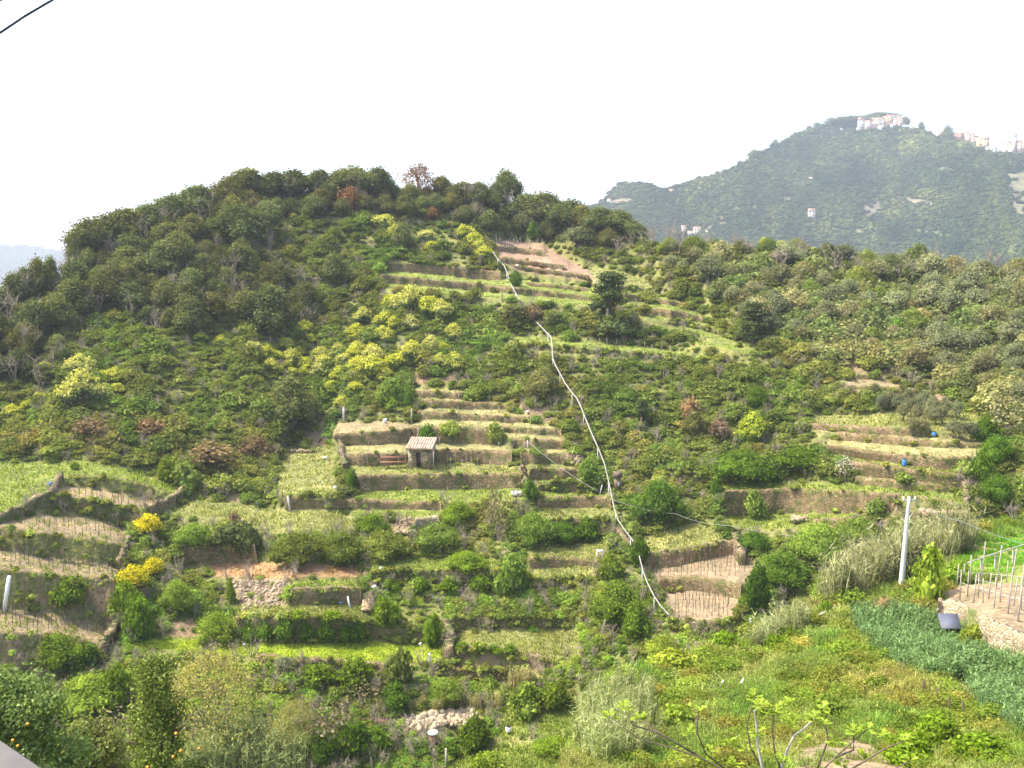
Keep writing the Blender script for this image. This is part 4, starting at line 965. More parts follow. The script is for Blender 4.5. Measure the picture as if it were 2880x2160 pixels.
 ('greenbush',1435,1838,52,26,(.8,.9,.55),'green_bush',None,'bush','right bush in the hedge along the top of the curved grey wall'),
 ('greenbush',830,1738,70,22,(.95,1.0,.55),'green_bush',None,'bush','bright tuft on the lip of the shaded wall, left'),
 ('greenbush',930,1742,80,22,(.95,1.0,.55),'green_bush',None,'bush','bright tuft on the lip of the shaded wall, right'),
 ('greenbush',1100,1660,70,35,(.8,.9,.6),'green_bush',None,'bush','green clump on the overgrown wall right of the staircase'),
 ('greenbush',1180,1665,80,40,(.75,.85,.6),'green_bush',None,'bush','second green clump right of the staircase'),
 ('greenbush',1270,1662,90,40,(.8,.9,.6),'green_bush',None,'bush','third green clump right of the staircase'),
 ('greenbush',1350,1660,80,45,(.85,.95,.6),'green_bush',None,'bush','fourth green clump right of the staircase'),
 ('greenbush',1310,1600,150,55,(1,1.05,.7),'green_bush',None,'bush','green creeper mound behind the upright bush in the lower centre'),
 ('brownbush',1540,2110,1,1,(1,1,1),'brown_bush',None,'bush',''),
]
HP = [h for h in HP if h[3] != 'x' and h[4] > 5]
for k, u, v, w, h, tint, nm, tr, cat, lb in HP:
    plant(k, u, v, w, h, tint, nm, tr, cat=cat, label=lb)

# ---- yellow flowering spurge shrubs
YS = [(80,815,40),(139,808,32),(70,862,25),(320,830,38),(262,880,28),(827,622,32),(681,925,38),(755,942,42),(857,935,45),(870,965,35),(82,1058,50),(126,1052,42),(226,1060,76),(321,1072,48),(286,1078,40),(235,1128,100),(278,1130,65),(110,1128,32),(35,1178,48),(80,1152,34),(330,1105,35),
 (1082,650,62),(1110,672,48),(1203,688,56),(1216,708,40),(1307,672,52),(1333,694,52),(1346,708,42),(1361,732,52),(1164,868,80),(1125,872,60),(1205,885,70),(1240,898,70),(1100,866,50),(1025,905,50),(1080,918,55),(1112,926,50),(1155,925,48),(1000,955,55),(1077,962,58),(1272,952,52),(1216,985,52),(1242,995,44),(1155,1018,74),(1238,1035,54),(1280,1038,58),(1047,1030,74),(1000,1012,50),(1047,1060,80),(1003,1052,62),(1110,1040,60),(1190,1025,50)]
YS += [(u, v, random.uniform(34, 58)) for u, v in scatter([(690,985),(830,975),(960,985),(1080,1000),(1090,1075),(960,1090),(830,1080),(760,1050)], 36, 61)]
YS += [(u, v, random.uniform(26, 40)) for u, v in scatter([(560,960),(700,965),(700,1010),(600,1010)], 50, 62)]
YS += [(1402,562,26),(1420,590,22),(1450,592,22),(1085,735,30),(130,1285,36),(170,1278,26),(2195,700,30),(2150,690,26),(2290,725,34),(2330,740,34),(2360,752,30),(2430,760,30),(1000,1110,50),(930,1105,44),(880,1130,40),(960,1150,46)]
for u, v, w in YS:
    pale = random.random()
    plant('spurge', u, v, w * 1.3, w * .8, (1 + .06 * pale, 1, .6 + 1.1 * pale * pale), "flowering_shrub", cat='shrub', desc=random.choice(["yellow flowering shrub", "dome of yellow green flowers", "pale yellow flowering shrub"]) if False else ("pale yellow flowering shrub" if pale > .6 else "bright yellow flowering shrub"), group="yellow flowering shrubs")

# ------------------------------------------------------------------ undergrowth and other stuff: instances on points
def inst_stuff(name, label, cat, P, S3, tint, sources, kind='stuff'):
    """one object: points carrying scale, turn and tint, an instance of one of the sources on each"""
    P = np.asarray(P, np.float32); n = len(P)
    me = bpy.data.meshes.new(name); me.vertices.add(n); me.vertices.foreach_set('co', P.ravel())
    def at(nm, ty, arr, key='value'):
        a = me.attributes.new(nm, ty, 'POINT'); a.data.foreach_set(key, np.asarray(arr).ravel())
    at('scl', 'FLOAT_VECTOR', np.asarray(S3, np.float32), 'vector')
    rg = np.random.default_rng(n); R_ = np.zeros((n, 3), np.float32); R_[:, 2] = rg.uniform(0, 6.28, n); R_[:, :2] = rg.normal(0, .08, (n, 2))
    at('rot', 'FLOAT_VECTOR', R_, 'vector')
    at('tint', 'FLOAT_COLOR', np.concatenate([np.asarray(tint, np.float32), np.ones((n, 1), np.float32)], 1), 'color')
    at('pick', 'INT', rg.integers(0, len(sources), n).astype(np.int32))
    o = obj(name, me); tag(o, label, cat, kind=kind)
    col = bpy.data.collections.new(name + "_sources")
    for i, sm in enumerate(sources):
        so = bpy.data.objects.new(name + "_source", sm); col.objects.link(so)
    ng = bpy.data.node_groups.new(name, 'GeometryNodeTree')
    ng.interface.new_socket("Geometry", in_out='INPUT', socket_type='NodeSocketGeometry'); ng.interface.new_socket("Geometry", in_out='OUTPUT', socket_type='NodeSocketGeometry')
    N = ng.nodes.new; gi = N('NodeGroupInput'); go_ = N('NodeGroupOutput'); ci = N('GeometryNodeCollectionInfo'); io = N('GeometryNodeInstanceOnPoints')
    ci.inputs['Collection'].default_value = col; ci.inputs['Separate Children'].default_value = True; ci.inputs['Reset Children'].default_value = True
    io.inputs['Pick Instance'].default_value = True
    L = ng.links.new
    L(gi.outputs[0], io.inputs['Points']); L(ci.outputs[0], io.inputs['Instance'])
    for nm, ty, sk in (('scl', 'FLOAT_VECTOR', 'Scale'), ('rot', 'FLOAT_VECTOR', 'Rotation'), ('pick', 'INT', 'Instance Index')):
        na = N('GeometryNodeInputNamedAttribute'); na.data_type = ty; na.inputs['Name'].default_value = nm
        L(na.outputs[0], io.inputs[sk])
    L(io.outputs[0], go_.inputs[0])
    md = o.modifiers.new("spread", 'NODES'); md.node_group = ng
    return o
def inst_sources(kind, mk, cnt=3, n=320, leaf=.24, nb=6, rz=1.0, **kw):
    return [foliage_mesh(kind, blobs_dome(np.random.default_rng(90 + i), nb, 1, rz, 0, .42), n, leaf, LEAF[mk + '_i'], 30 + i, **kw) for i in range(cnt)]

FULL = [(-380,560),(3200,560),(3200,2260),(-380,2260)]
pts_ = scatter(FULL, 19, 71, dv=.8)
u, v = pts_[:, 0], pts_[:, 1]
sky_ok = v > np.interp(u, [p[0] for p in SKYG], [p[1] for p in SKYG]) + 6
c_, td, wl_ = cls_at(u, v)
td2 = cls_at(u, v - 14)[1]; td3 = cls_at(u, v + 8)[1]; wm2 = cls_at(u, v - 10)[2]
inoak = pinpoly(u, v, OAKP); bare = np.isin(c_, [GK.index(k) for k in ('rubble', 'earth')])
keep = sky_ok & ~td & ~wl_ & ~(wm2 & (rng.random(len(u)) < .8)) & ~(td2 & (rng.random(len(u)) < .5)) & ~(bare & (rng.random(len(u)) < .85)) & ~(inoak & (rng.random(len(u)) < .55))
keep &= (v < np.interp(u, [p[0] for p in NEAR_TOP], [p[1] for p in NEAR_TOP]) + 60)
u, v = u[keep], v[keep]; n = len(u); r = main_r(u, v); P = pt(u, v, r)
lf = smooth_noise(cls.shape, 22, 91); lf2 = smooth_noise(cls.shape, 12, 92)
q1 = sample(lf, u, v); q2 = sample(lf2, u, v)
base = np.array([1.0, 1.0, 1.0])[None] * np.exp(rng.normal(0, .15, (n, 1))) * (1 + .14 * q2[:, None])
olv = cls_at(u, v)[0] == GK.index('oliveg')
upper = np.clip((1300 - v) / 600, 0, 1)
base *= (1.12 - .22 * upper)[:, None]
warm = np.clip(q1 * .13 + rng.normal(0, .09, n), -.25, .5)
brownp = ((np.abs((u - 450) / 420) ** 2 + ((v - 1240) / 70) ** 2) < 1)
warm += brownp * rng.uniform(0, .35, n) + (rng.random(n) < .05) * .35
tint = base * np.stack([1 + warm * .85, 1 + warm * .05, 1 + warm * .5], 1)
lush = np.clip((v - 1450) / 300, 0, 1) * (rng.random(n) < .75)
tint *= 1 + lush[:, None] * np.array([.05, .25, -.15])
tint[olv] *= np.array([1.15, 1.05, 1.7]); 
sz = rng.uniform(.45, 1.15, n) * np.clip(1 + .38 * sample(smooth_noise(cls.shape, 9, 95), u, v), .55, 1.9) * np.where(olv, 1.45, 1) * np.where(v > 1450, .85, 1.0) * np.clip(r / 125, .7, 1.25)
near_t = cls_at(u, v - 30)[1] | cls_at(u, v + 20)[1]
sz *= np.where(near_t, .62, 1)
S3 = np.stack([sz * 1.15, sz * 1.15, sz * rng.uniform(.55, 1.15, n)], 1)
P[:, 2] -= .12
print("undergrowth", n)
inst_stuff("undergrowth", "dense mixed scrub and brambles covering the hillside", "undergrowth", P, S3, tint, inst_sources('scrub', 'scrub', 4, 620, .17, 8, core=.72, spread=.22))

# grass and weeds on the treads
pts_ = scatter(FULL, 9.5, 72, dv=.8); u, v = pts_[:, 0], pts_[:, 1]; c_, td, wl_ = cls_at(u, v)
gg = np.isin(c_, [GK.index(k) for k in ('grass', 'grassy', 'bright', 'dead', 'straw', 'soil')])
pr = np.where(np.isin(c_, [GK.index('straw'), GK.index('dead')]), .4, .95) * np.where(c_ == GK.index('soil'), .28, 1)
keep = td & ~wl_ & gg & (rng.random(len(u)) < pr); u, v, c_ = u[keep], v[keep], c_[keep]; n = len(u); r = main_r(u, v); P = pt(u, v, r)
tb = {'soil': (.85, .95, .6), 'grass': (.85, .98, .55), 'grassy': (.98, .97, .75), 'bright': (1.2, 1.35, .35), 'dead': (1.5, .85, .9), 'straw': (1.15, 1.0, .9)}
tint = np.array([tb[GK[k]] for k in c_]) * np.exp(rng.normal(0, .2, (n, 1)))
sz = rng.uniform(.4, 1.35, n) * (1 + .5 * (rng.random(n) < .06)) * np.where(np.isin(c_, [GK.index('grass'), GK.index('grassy')]), 1, .8); print("grass", n)
tuft = [blade_mesh("tuft", 26, .34, .035, .55, LEAF['weed_i'], i, .5) for i in range(3)]
inst_stuff("grass", "bright grass and weeds growing on the terrace treads", "grass", P, np.stack([sz, sz, sz], 1), tint, tuft)

# weeds hanging over wall tops and along wall feet
PP = []; TT = []
for top, bot, k, _ in W:
    e = ext(top); L_ = sum(math.hypot(e[i + 1][0] - e[i][0], e[i + 1][1] - e[i][1]) for i in range(len(e) - 1)); m = int(L_ / 7 * {'wallgreen': 1.5, 'wall': .12, 'bank': .4}.get(k, .2))
    for q in range(m):
        f = random.random(); 
        def al(p, f):
            x = f * (len(p) - 1); i_ = min(int(x), len(p) - 2); y = x - i_; return p[i_][0] + (p[i_ + 1][0] - p[i_][0]) * y, p[i_][1] + (p[i_ + 1][1] - p[i_][1]) * y
        a_, b_ = al(e, f), al(ext(bot), f); w_ = random.choice([0, 0, 0, 1, random.random()]) if k == 'wallgreen' else random.random() if k == 'bank' else random.choice([0, 1])
        uu, vv = a_[0] + (b_[0] - a_[0]) * w_, a_[1] + (b_[1] - a_[1]) * w_
        PP.append(pt(uu, vv, main_r(uu, b_[1]) - .15 + .3 * (w_ < .5))); TT.append(tintv(1.15, .25, .1))
PP = np.array(PP); n = len(PP); sz = rng.uniform(.1, .5, n)
inst_stuff("creepers", "creepers and weeds growing over the terrace walls", "creepers", PP, np.stack([sz * 1.2, sz * 1.2, sz], 1), TT, inst_sources('creeper', 'scrub', 2, 140, .3, 4))

PP = []; TT = []
for top, bot, k, _ in W:
    e = ext(top); 
    for i in range(len(e) - 1):
        m = int(math.hypot(e[i + 1][0] - e[i][0], e[i + 1][1] - e[i][1]) / 4.5)
        for q in range(m):
            f = random.random(); uu = e[i][0] + (e[i + 1][0] - e[i][0]) * f; vv = e[i][1] + (e[i + 1][1] - e[i][1]) * f
            PP.append(pt(uu, vv - 1, main_r(uu, vv + 3) + random.uniform(.1, .5)) - np.array([0, 0, .12])); TT.append(tintv(1.0, .2, .05))
n = len(PP); sz = rng.uniform(.35, .9, n)
inst_stuff("wall_top_grass", "grass fringe along the tops of the terrace walls", "grass", np.array(PP), np.stack([sz, sz, sz], 1), TT, tuft)

# bare grey twigs and dead stems poking out of the scrub
pts_ = scatter(FULL, 46, 77, dv=.8); u, v = pts_[:, 0], pts_[:, 1]
k_ = (v > poly_y(SKYG, u) + 4) & ~cls_at(u, v)[1] & ~cls_at(u, v)[2] & (rng.random(len(u)) < .62) & (v < np.interp(u, [p[0] for p in NEAR_TOP], [p[1] for p in NEAR_TOP]) + 40)
u, v = u[k_], v[k_]; n = len(u); P = pt(u, v, main_r(u, v)); crest = v < poly_y(SKYG, u) + 60
sz = rng.uniform(.7, 1.5, n) * np.where(crest, 2.6, 1) * np.where(pinpoly(u, v, OAKP) & ~crest, 2.2, 1)
inst_stuff("dead_twigs", "bare grey twigs and dead stems poking out of the scrub", "twigs", P, np.stack([sz, sz, sz], 1), np.ones((n, 3)), [twig_mesh("twigs", 9, 1.5, .8, M['twig'], i, .022, 6) for i in range(3)])

# ------------------------------------------------------------------ near ridge vegetation
NR = [(p[0], p[1] + 4) for p in NEAR_TOP if p[0] >= 1480] + [(3300, 3000), (1300, 3000), (1300, 2240)]
BEAN = [(2392,1730),(2470,1722),(2640,1745),(2700,1790),(2760,1860),(2900,1880),(3200,1990),(3200,2260),(2880,2080),(2790,2020),(2700,1960),(2560,1890),(2480,1850),(2420,1800)]
SANDV = [(2630,1702),(2700,1640),(2880,1605),(3300,1600),(3300,1980),(2880,1795),(2760,1735)]
PATH = [(2330,2070),(2420,2080),(2520,2120),(2640,2180),(2620,2300),(2130,2300),(2200,2180)]
WALLP = [(2618,1745),(2640,1688),(2760,1732),(2880,1790),(3200,1950),(3200,2080),(2880,1872),(2790,1862),(2690,1795)]
pts_ = scatter(NR, 17, 81, dv=.8); u, v = pts_[:, 0], pts_[:, 1]
k_ = ~pinpoly(u, v, BEAN) & ~pinpoly(u, v, SANDV) & ~pinpoly(u, v, WALLP) & ~(pinpoly(u, v, PATH) & (rng.random(len(u)) < .93)) & (v < 2500)
u, v = u[k_], v[k_]; n = len(u); P = pt(u, v, near_r(u, v)); P[:, 2] += near_bump(P)
w1 = np.sin(u * .013 + v * .02) + np.sin(v * .031 - u * .006) + rng.normal(0, .5, n)
tint = 1.15 * np.exp(rng.normal(0, .22, (n, 1))) * np.stack([1.0 + .13 * w1, 1.02 + .02 * w1, 1 + .15 * w1], 1)
dry = pinpoly(u, v, [(2380,1780),(2440,1800),(2560,1900),(2680,1990),(2900,2110),(2900,2150),(2760,2080),(2600,2030),(2440,1960),(2330,1880)])
tint *= np.array([.88, .96, .76]); tint[dry] *= np.array([1.15, 1.0, 1.0])
grs = pinpoly(u, v, [(2660,1640),(2700,1560),(2880,1490),(3300,1450),(3300,1620),(2880,1600)]); tint[grs] *= np.array([.8, 1.25, .6])
sz = rng.uniform(.45, 1.1, n) * np.clip(np.exp(sample(LR * 0, u, v)) * near_r(u, v) / 55, .45, 1.0); sz[grs] *= .5
inst_stuff("weeds", "tall grass and weeds covering the near ridge", "weeds", P, np.stack([sz, sz, sz * 1.15], 1), np.maximum(tint, .1),
           [blade_mesh("weed", 110, .6, .022, .75, LEAF['weed_i'], i, .55, leafy=5) for i in range(4)])
pts_ = scatter(NR, 25, 82, dv=.8); u, v = pts_[:, 0], pts_[:, 1]
k_ = ~pinpoly(u, v, BEAN) & ~pinpoly(u, v, SANDV) & ~pinpoly(u, v, WALLP) & ~pinpoly(u, v, PATH) & (v < 2400) & ~pinpoly(u, v, [(2620,1640),(2700,1520),(3300,1400),(3300,1700)])
u, v = u[k_], v[k_]; k_ = rng.random(len(u)) < .35 + .5 * (np.sin(u * .017) * np.sin(v * .023 + 1) > -.1); u, v = u[k_], v[k_]; n = len(u); P = pt(u, v, near_r(u, v)); P[:, 2] -= .1
sz = rng.uniform(.25, 1.15, n) * np.clip(near_r(u, v) / 55, .45, 1)
tint = np.exp(rng.normal(0, .2, (n, 1))) * np.array([1.15, 1.3, .8]) * (1 + rng.random((n, 1)) ** 2 * np.array([[.45, -.1, .5]])) * .85
inst_stuff("brambles", "low brambles among the weeds of the near ridge", "brambles", P, np.stack([sz, sz, sz * .8], 1), tint, inst_sources('bramble', 'scrub', 4, 1300, .10, 8, core=.5, spread=.28))
# bean crop in rows
pts_ = scatter(BEAN, 13, 83, dv=.75, jitter=.22); u, v = pts_[:, 0], pts_[:, 1]
gap = pinpoly(u, v, [(2640,1930),(2720,1900),(2760,1985),(2770,2010),(2730,1990)]) ; u, v = u[~gap], v[~gap]
n = len(u); P = pt(u, v, near_r(u, v)); P[:, 2] += near_bump(P) - .05; sz = rng.uniform(.7, 1.1, n)
inst_stuff("bean_crop", "dense blue green bean plants in a strip below the pale rubble wall", "crop", P, np.stack([sz, sz, sz], 1), np.exp(rng.normal(0, .14, (n, 1))) * np.array([.6, .76, .64]),
           [blade_mesh("bean", 26, .95, .03, .3, LEAF['bean_i'], i, .22, leafy=7) for i in range(3)])
# reeds
def reeds(name, label, poly, d, hgt, rf, seed, tb=(1, 1, 1), dz=0):
    p_ = scatter(poly, d, seed, dv=.7); u, v = p_[:, 0], p_[:, 1]; n = len(u); P = pt(u, v, rf(u, v)); P[:, 2] += dz
    s_ = rng.uniform(.7, 1.12, n) * hgt / 3.0
    inst_stuff(name, label, "reeds", P, np.stack([s_, s_, s_], 1), np.exp(rng.normal(0, .16, (n, 1))) * np.array(tb), REED)
REED = [blade_mesh("reed", 44, 3.0, .032, .8, LEAF['reed_i'], i, .13, leafy=7) for i in range(4)]
reeds("reed_bed", "big bed of pale cane reeds behind the utility pole", [(2320,1690),(2370,1650),(2450,1605),(2600,1555),(2700,1510),(2735,1535),(2660,1590),(2590,1615),(2500,1640),(2430,1675),(2350,1710)], 22, 2.9, near_r, 91)
reeds("reed_fringe", "strip of pale reeds below the sandy vine plots", [(2080,1830),(2160,1790),(2260,1735),(2300,1740),(2250,1785),(2130,1840)], 24, 1.5, near_r, 92, (.95, 1.0, .9))
reeds("dry_thicket", "tall pale willowy thicket right of the bottom lawn", [(1625,2110),(1660,2000),(1740,1960),(1840,1960),(1850,2060),(1800,2150),(1700,2180)], 40, 1.5, near_r, 93, (.95, 1.05, .85))
reeds("bottom_reeds", "green reeds at the bottom edge left of the fruit laden tree", [(520,2150),(620,2090),(780,2100),(860,2170),(800,2230),(540,2230)], 26, 3.2, main_r, 94, (.85, 1.0, .75))
reeds("cane_fan", "fan of dead pale canes below the orange lipped wall", [(1440,1935),(1500,1930),(1505,1945),(1445,1950)], 24, 2.8, main_r, 95, (1.3, 1.15, .95))
reeds("terrace_reeds", "sparse dry reeds above the sandy heap", [(1180,1985),(1400,1975),(1400,2000),(1180,2005)], 26, 1.6, main_r, 96, (1.1, 1.0, .8))
reeds("left_reeds", "reeds in the thicket behind the orange tree", [(200,2150),(420,2130),(420,2200),(200,2200)], 30, 2.4, main_r, 97, (.8, .85, .7))

NPL = [
 ('bush',2610,1700,110,150,(1.5,1.6,.8),'green_bush',None,'bush','leafy green bush right beside the utility pole'),
 ('bush',2690,1640,90,60,(1.2,1.4,.8),'green_bush',None,'bush','green bush at the corner of the pale rubble wall'),
 ('brownbush',2490,1740,110,60,(1.2,1.05,1.0),'brown_bush',None,'bush','brownish scrub in front of the pole foot'),
 ('bush',2735,1840,70,80,(1.3,1.25,.8),'green_bush',None,'bush','young bush growing against the pale rubble wall'),
 ('greenbush',2040,1835,120,55,(.9,1.05,.6),'green_bush',None,'bush','bright bush below the strip of pale reeds'),
 ('greenbush',2180,1840,80,60,(.9,1,.55),'green_bush',None,'bush','glossy bush beside the white pipe on the ridge'),
 ('greenbush',2320,1730,60,38,(.9,1.1,.6),'green_bush',None,'bush','bright bush in front of the big reed bed'),
 ('greenbush',2640,2090,150,70,(.95,1.05,.6),'green_bush',None,'bush','bright green bramble mound below the row of posts'),
 ('greenbush',2560,2140,170,80,(.9,1,.55),'green_bush',None,'bush','bright green bramble bank beside the sandy path'),
 ('greenbush',2760,2150,190,85,(.9,1,.6),'green_bush',None,'bush','bramble mound at the lower right corner'),
 ('bush',2330,2030,120,80,(.9,1.0,.7),'green_bush',None,'bush','darker bush behind the fig branches'),
 ('bush',1900,2060,140,80,(1.2,1.3,.8),'green_bush',None,'bush','scrub right of the pale willowy thicket'),
 ('bush',1900,1890,170,60,(1.6,1.5,.8),'green_bush',None,'bush','yellow green brush on the crest of the ridge'),
 ('bush',1760,1930,130,60,(1.4,1.5,.8),'green_bush',None,'bush','green brush at the left end of the ridge crest'),
]
for k, u, v, w, h, tint, nm, tr, cat, lb in NPL: plant(k, u, v, w, h, tint, nm, tr, rf=near_r, cat=cat, label=lb)

# bottom left thicket, nearer than the terraces
def rlow(u, v): return 46.0
for k, u, v, w, h, tint, nm, tr, cat, lb in [
 ('budbush',590,2110,430,300,(1.05,1,.85),'willow_shrub',None,'tree','big budding yellow green willow shrub at the lower left'),
 ('budbush',830,2120,190,170,(1,.95,.95),'willow_shrub',None,'tree','smaller budding shrub right of the big willow shrub'),
 ('palebush',930,2110,190,140,(.9,.8,.8),'bare_bush',None,'bush','beige leafless bush right of the budding shrubs'),
 ('greenbush',900,2140,150,100,(.5,.65,.4),'citrus_tree','oak','tree','dark citrus tree with small fruits near the bottom edge'),
 ('greenbush',1000,2130,130,95,(.5,.65,.4),'citrus_tree','oak','tree','second dark citrus tree near the bottom edge, nearer the well'),
 ('bush',250,2000,260,110,(1.2,1.3,.7),'green_bush',None,'bush','green mound below the ivy on the lowest left wall'),
 ('greenbush',330,1990,120,120,(.9,.95,.5),'green_bush',None,'bush','bright strip of brush right of the lowest left wall'),
 ('palebush',330,2150,220,130,(.95,.85,.85),'bare_bush',None,'bush','beige twiggy bush behind the orange tree')]:
    plant(k, u, v, w, h, tint, nm, tr, cat=cat, label=lb)

# citrus trees at the bottom left, standing on the near slope
def near_tree(name, label, r, u, vtop, wpx, blobs, n, leaf, mk, tint, fruits, basev=2420, seed=1, core=.55, spread=.25, trunk=M['bark']):
    ztop = float(ray(u, vtop)[2]) * r; zb = float(ray(u, basev)[2]) * r; h = ztop - zb; w = wpx * r / F / 2
    P = pt(u, basev, r); root = empty(name, P)
    tag(root, label, 'tree')
    B = [((c[0] * w, c[1] * w, c[2] * h), (q[0] * w, q[1] * w, q[2] * h)) for c, q in blobs]
    c = obj("crown", foliage_mesh("crown", B, n, leaf, LEAF[mk], seed, core=core, spread=spread), root); set_color(c, tint)
    t = trunk_mesh("trunk", h * .8, .14, w * .5, seed, trunk, 6); obj("trunk", t, root)
    rg = np.random.default_rng(seed)
    V, Fc = ICO1
    fm = mesh_np("orange", V * .042, Fc, [M['orange']], smooth=True)
    for (fu, fv) in fruits:
        q = pt(fu, fv, r - w * rg.uniform(.85, 1.0)) - P
        f = obj("orange", fm, root); f.location = q
    return root
M['orange'] = plain("orange peel", (.6, .27, .04), .6, .15)
rg9 = np.random.default_rng(44)
B1 = []
for i in range(46):
    z = rg9.uniform(.3, .97); wd = 1.0 * (1 - z) ** .8 * .95 + .1; a = rg9.uniform(0, 6.28); rr = wd * rg9.uniform(.2, .95); q = rg9.uniform(.10, .2)
    B1.append(((math.cos(a) * rr, math.sin(a) * rr, z), (q * 1.1, q * 1.1, q * .42)))
near_tree("orange_tree", "tall orange tree with a few oranges at the lower left", 24, 455, 1868, 330, B1, 17000, .062, 'citrus', (1.75, 1.6, 1.3),
          [(495,2063),(508,2112),(487,2128),(415,2158),(560,2105)], seed=12, core=0, spread=.4)
B2 = []
for i in range(40):
    z = rg9.uniform(.35, .93); a = rg9.uniform(0, 6.28); rr = rg9.uniform(.1, .85) * math.sqrt(max(.05, 1 - (z * 1.0) ** 3)); q = rg9.uniform(.15, .28)
    B2.append(((math.cos(a) * rr, math.sin(a) * rr, z), (q, q, q * .45)))
near_tree("orange_tree", "broad leafy citrus tree at the left edge of the bottom", 27, 60, 1905, 420, B2, 24000, .075, 'citrus', (1.9, 1.85, 2.0), [(78,2036),(36,2082),(50,2098),(15,2100)], seed=22, spread=.38, core=.35)
near_tree("citrus_tree", "pale green leafy tree between the two orange trees", 32, 270, 2030, 300, B2, 16000, .085, 'bud', (.6, .68, .6), [(88,2128),(95,2144),(106,2150),(200,2134),(203,2148),(207,2158)], seed=33, spread=.3, core=.4)

# fig tree in the foreground, lower right
def fig():
    r0 = 12.0; root = empty("fig_tree", pt(2185, 2520, r0)); tag(root, "leafing fig tree with pale bare branches in the lower right foreground", 'tree')
    O = np.array(root.location)
    def p(u, v, r=r0): return pt(u, v, r) - O
    limbs = [[(2185,2520),(2170,2320),(2145,2165),(2130,2090),(2128,2040),(2122,2000),(2135,1985)], [(2185,2520),(2190,2330),(2196,2165),(2214,2110),(2232,2070),(2260,2050),(2290,2020)],
             [(2185,2520),(2150,2330),(2060,2180),(1970,2130),(1880,2100),(1800,2080),(1715,2015)], [(1970,2130),(1850,2060),(1780,2040),(1755,1990)],
             [(2185,2520),(2250,2330),(2290,2190),(2350,2130),(2400,2085),(2440,2050)], [(2290,2190),(2400,2160),(2490,2105),(2540,2085)], [(2196,2165),(2180,2120),(2172,2060),(2178,1990)],
             [(2145,2165),(2110,2100),(2100,2040),(2120,1960)], [(2060,2180),(1985,2120),(1960,2060),(1962,2000)], [(2290,2190),(2310,2130),(2330,2080),(2322,2040)], [(2350,2130),(2400,2110),(2402,2060)],
             [(2060,2180),(2010,2170),(1925,2180),(1900,2140)], [(2250,2330),(2420,2230),(2520,2160),(2560,2140)], [(1880,2100),(1850,2060),(1800,2020)]]
    mb = MB(); mb2 = MB()
    for k, l in enumerate(limbs):
        pts_ = [p(a, b, r0 + .25 * math.sin(k * 2.1) * (i / len(l))) for i, (a, b) in enumerate(l)]
        n_ = len(pts_); main_ = k < 2; (mb if main_ else mb2).tube(pts_, [(.02 if main_ else .009) * (1 - i / n_) ** .8 + .004 for i in range(n_)], 6)
    mb.build("pale_branches", [M['palebark']], root, smooth=True); mb2.build("dark_branches", [M['bark']], root, smooth=True)
    tips = [(2135,1985),(2290,2020),(1715,2015),(1755,1990),(2440,2050),(2540,2085),(2178,1990),(2120,1960),(1962,2000),(2322,2040),(2402,2060),(1900,2140),(2560,2140),(1800,2020),(2230,2040),(2260,2080),(2160,2010),(2050,2085),(2000,2110),(2350,2090),(2130,2060),(1935,2060),(2200,2140),(2100,2110),(2480,2070),(2370,2150),(2215,1975),(2185,2000),(2070,2150),(1985,2140),(2310,1995),(2420,2130)]
    rg = np.random.default_rng(5); co = []; fs = []; var = []; n0 = 0
    for (a, b) in tips:
        c = p(a, b, r0 + rg.normal(0, .12)); m = rg.integers(8, 13)
        for j in range(m):
            th = rg.uniform(0, 6.28); l = rg.uniform(.06, .13); up = rg.uniform(-.1, .9); d = np.array([math.cos(th), math.sin(th), up]); d /= np.linalg.norm(d)
            sd = np.cross(d, [0, 0, 1]); sd /= np.linalg.norm(sd) + 1e-6; nn = np.cross(sd, d)
            q0 = c + d * .02
            # lobed leaf: fan of points
            prof = [(.0, .0), (.30, .30), (.45, .18), (.72, .42), (.72, .14), (1.0, 0), (.72, -.14), (.72, -.42), (.45, -.18), (.30, -.30)]
            V = [q0 + d * l * x + sd * l * y + nn * (l * .12 * (x - x * x * 1.4)) for x, y in prof]
            co += V; k = len(prof)
            for i in range(1, k - 1): fs.append((n0, n0 + i, n0 + i + 1)); var.append(rg.uniform(.2, .9))
            n0 += k
    me = mesh_np("leaves", np.array(co), np.array(fs), [LEAF['fig']], fattr={'var': np.array(var)}); o = obj("leaves", me, root); set_color(o, (.85, .9, .6))
fig()

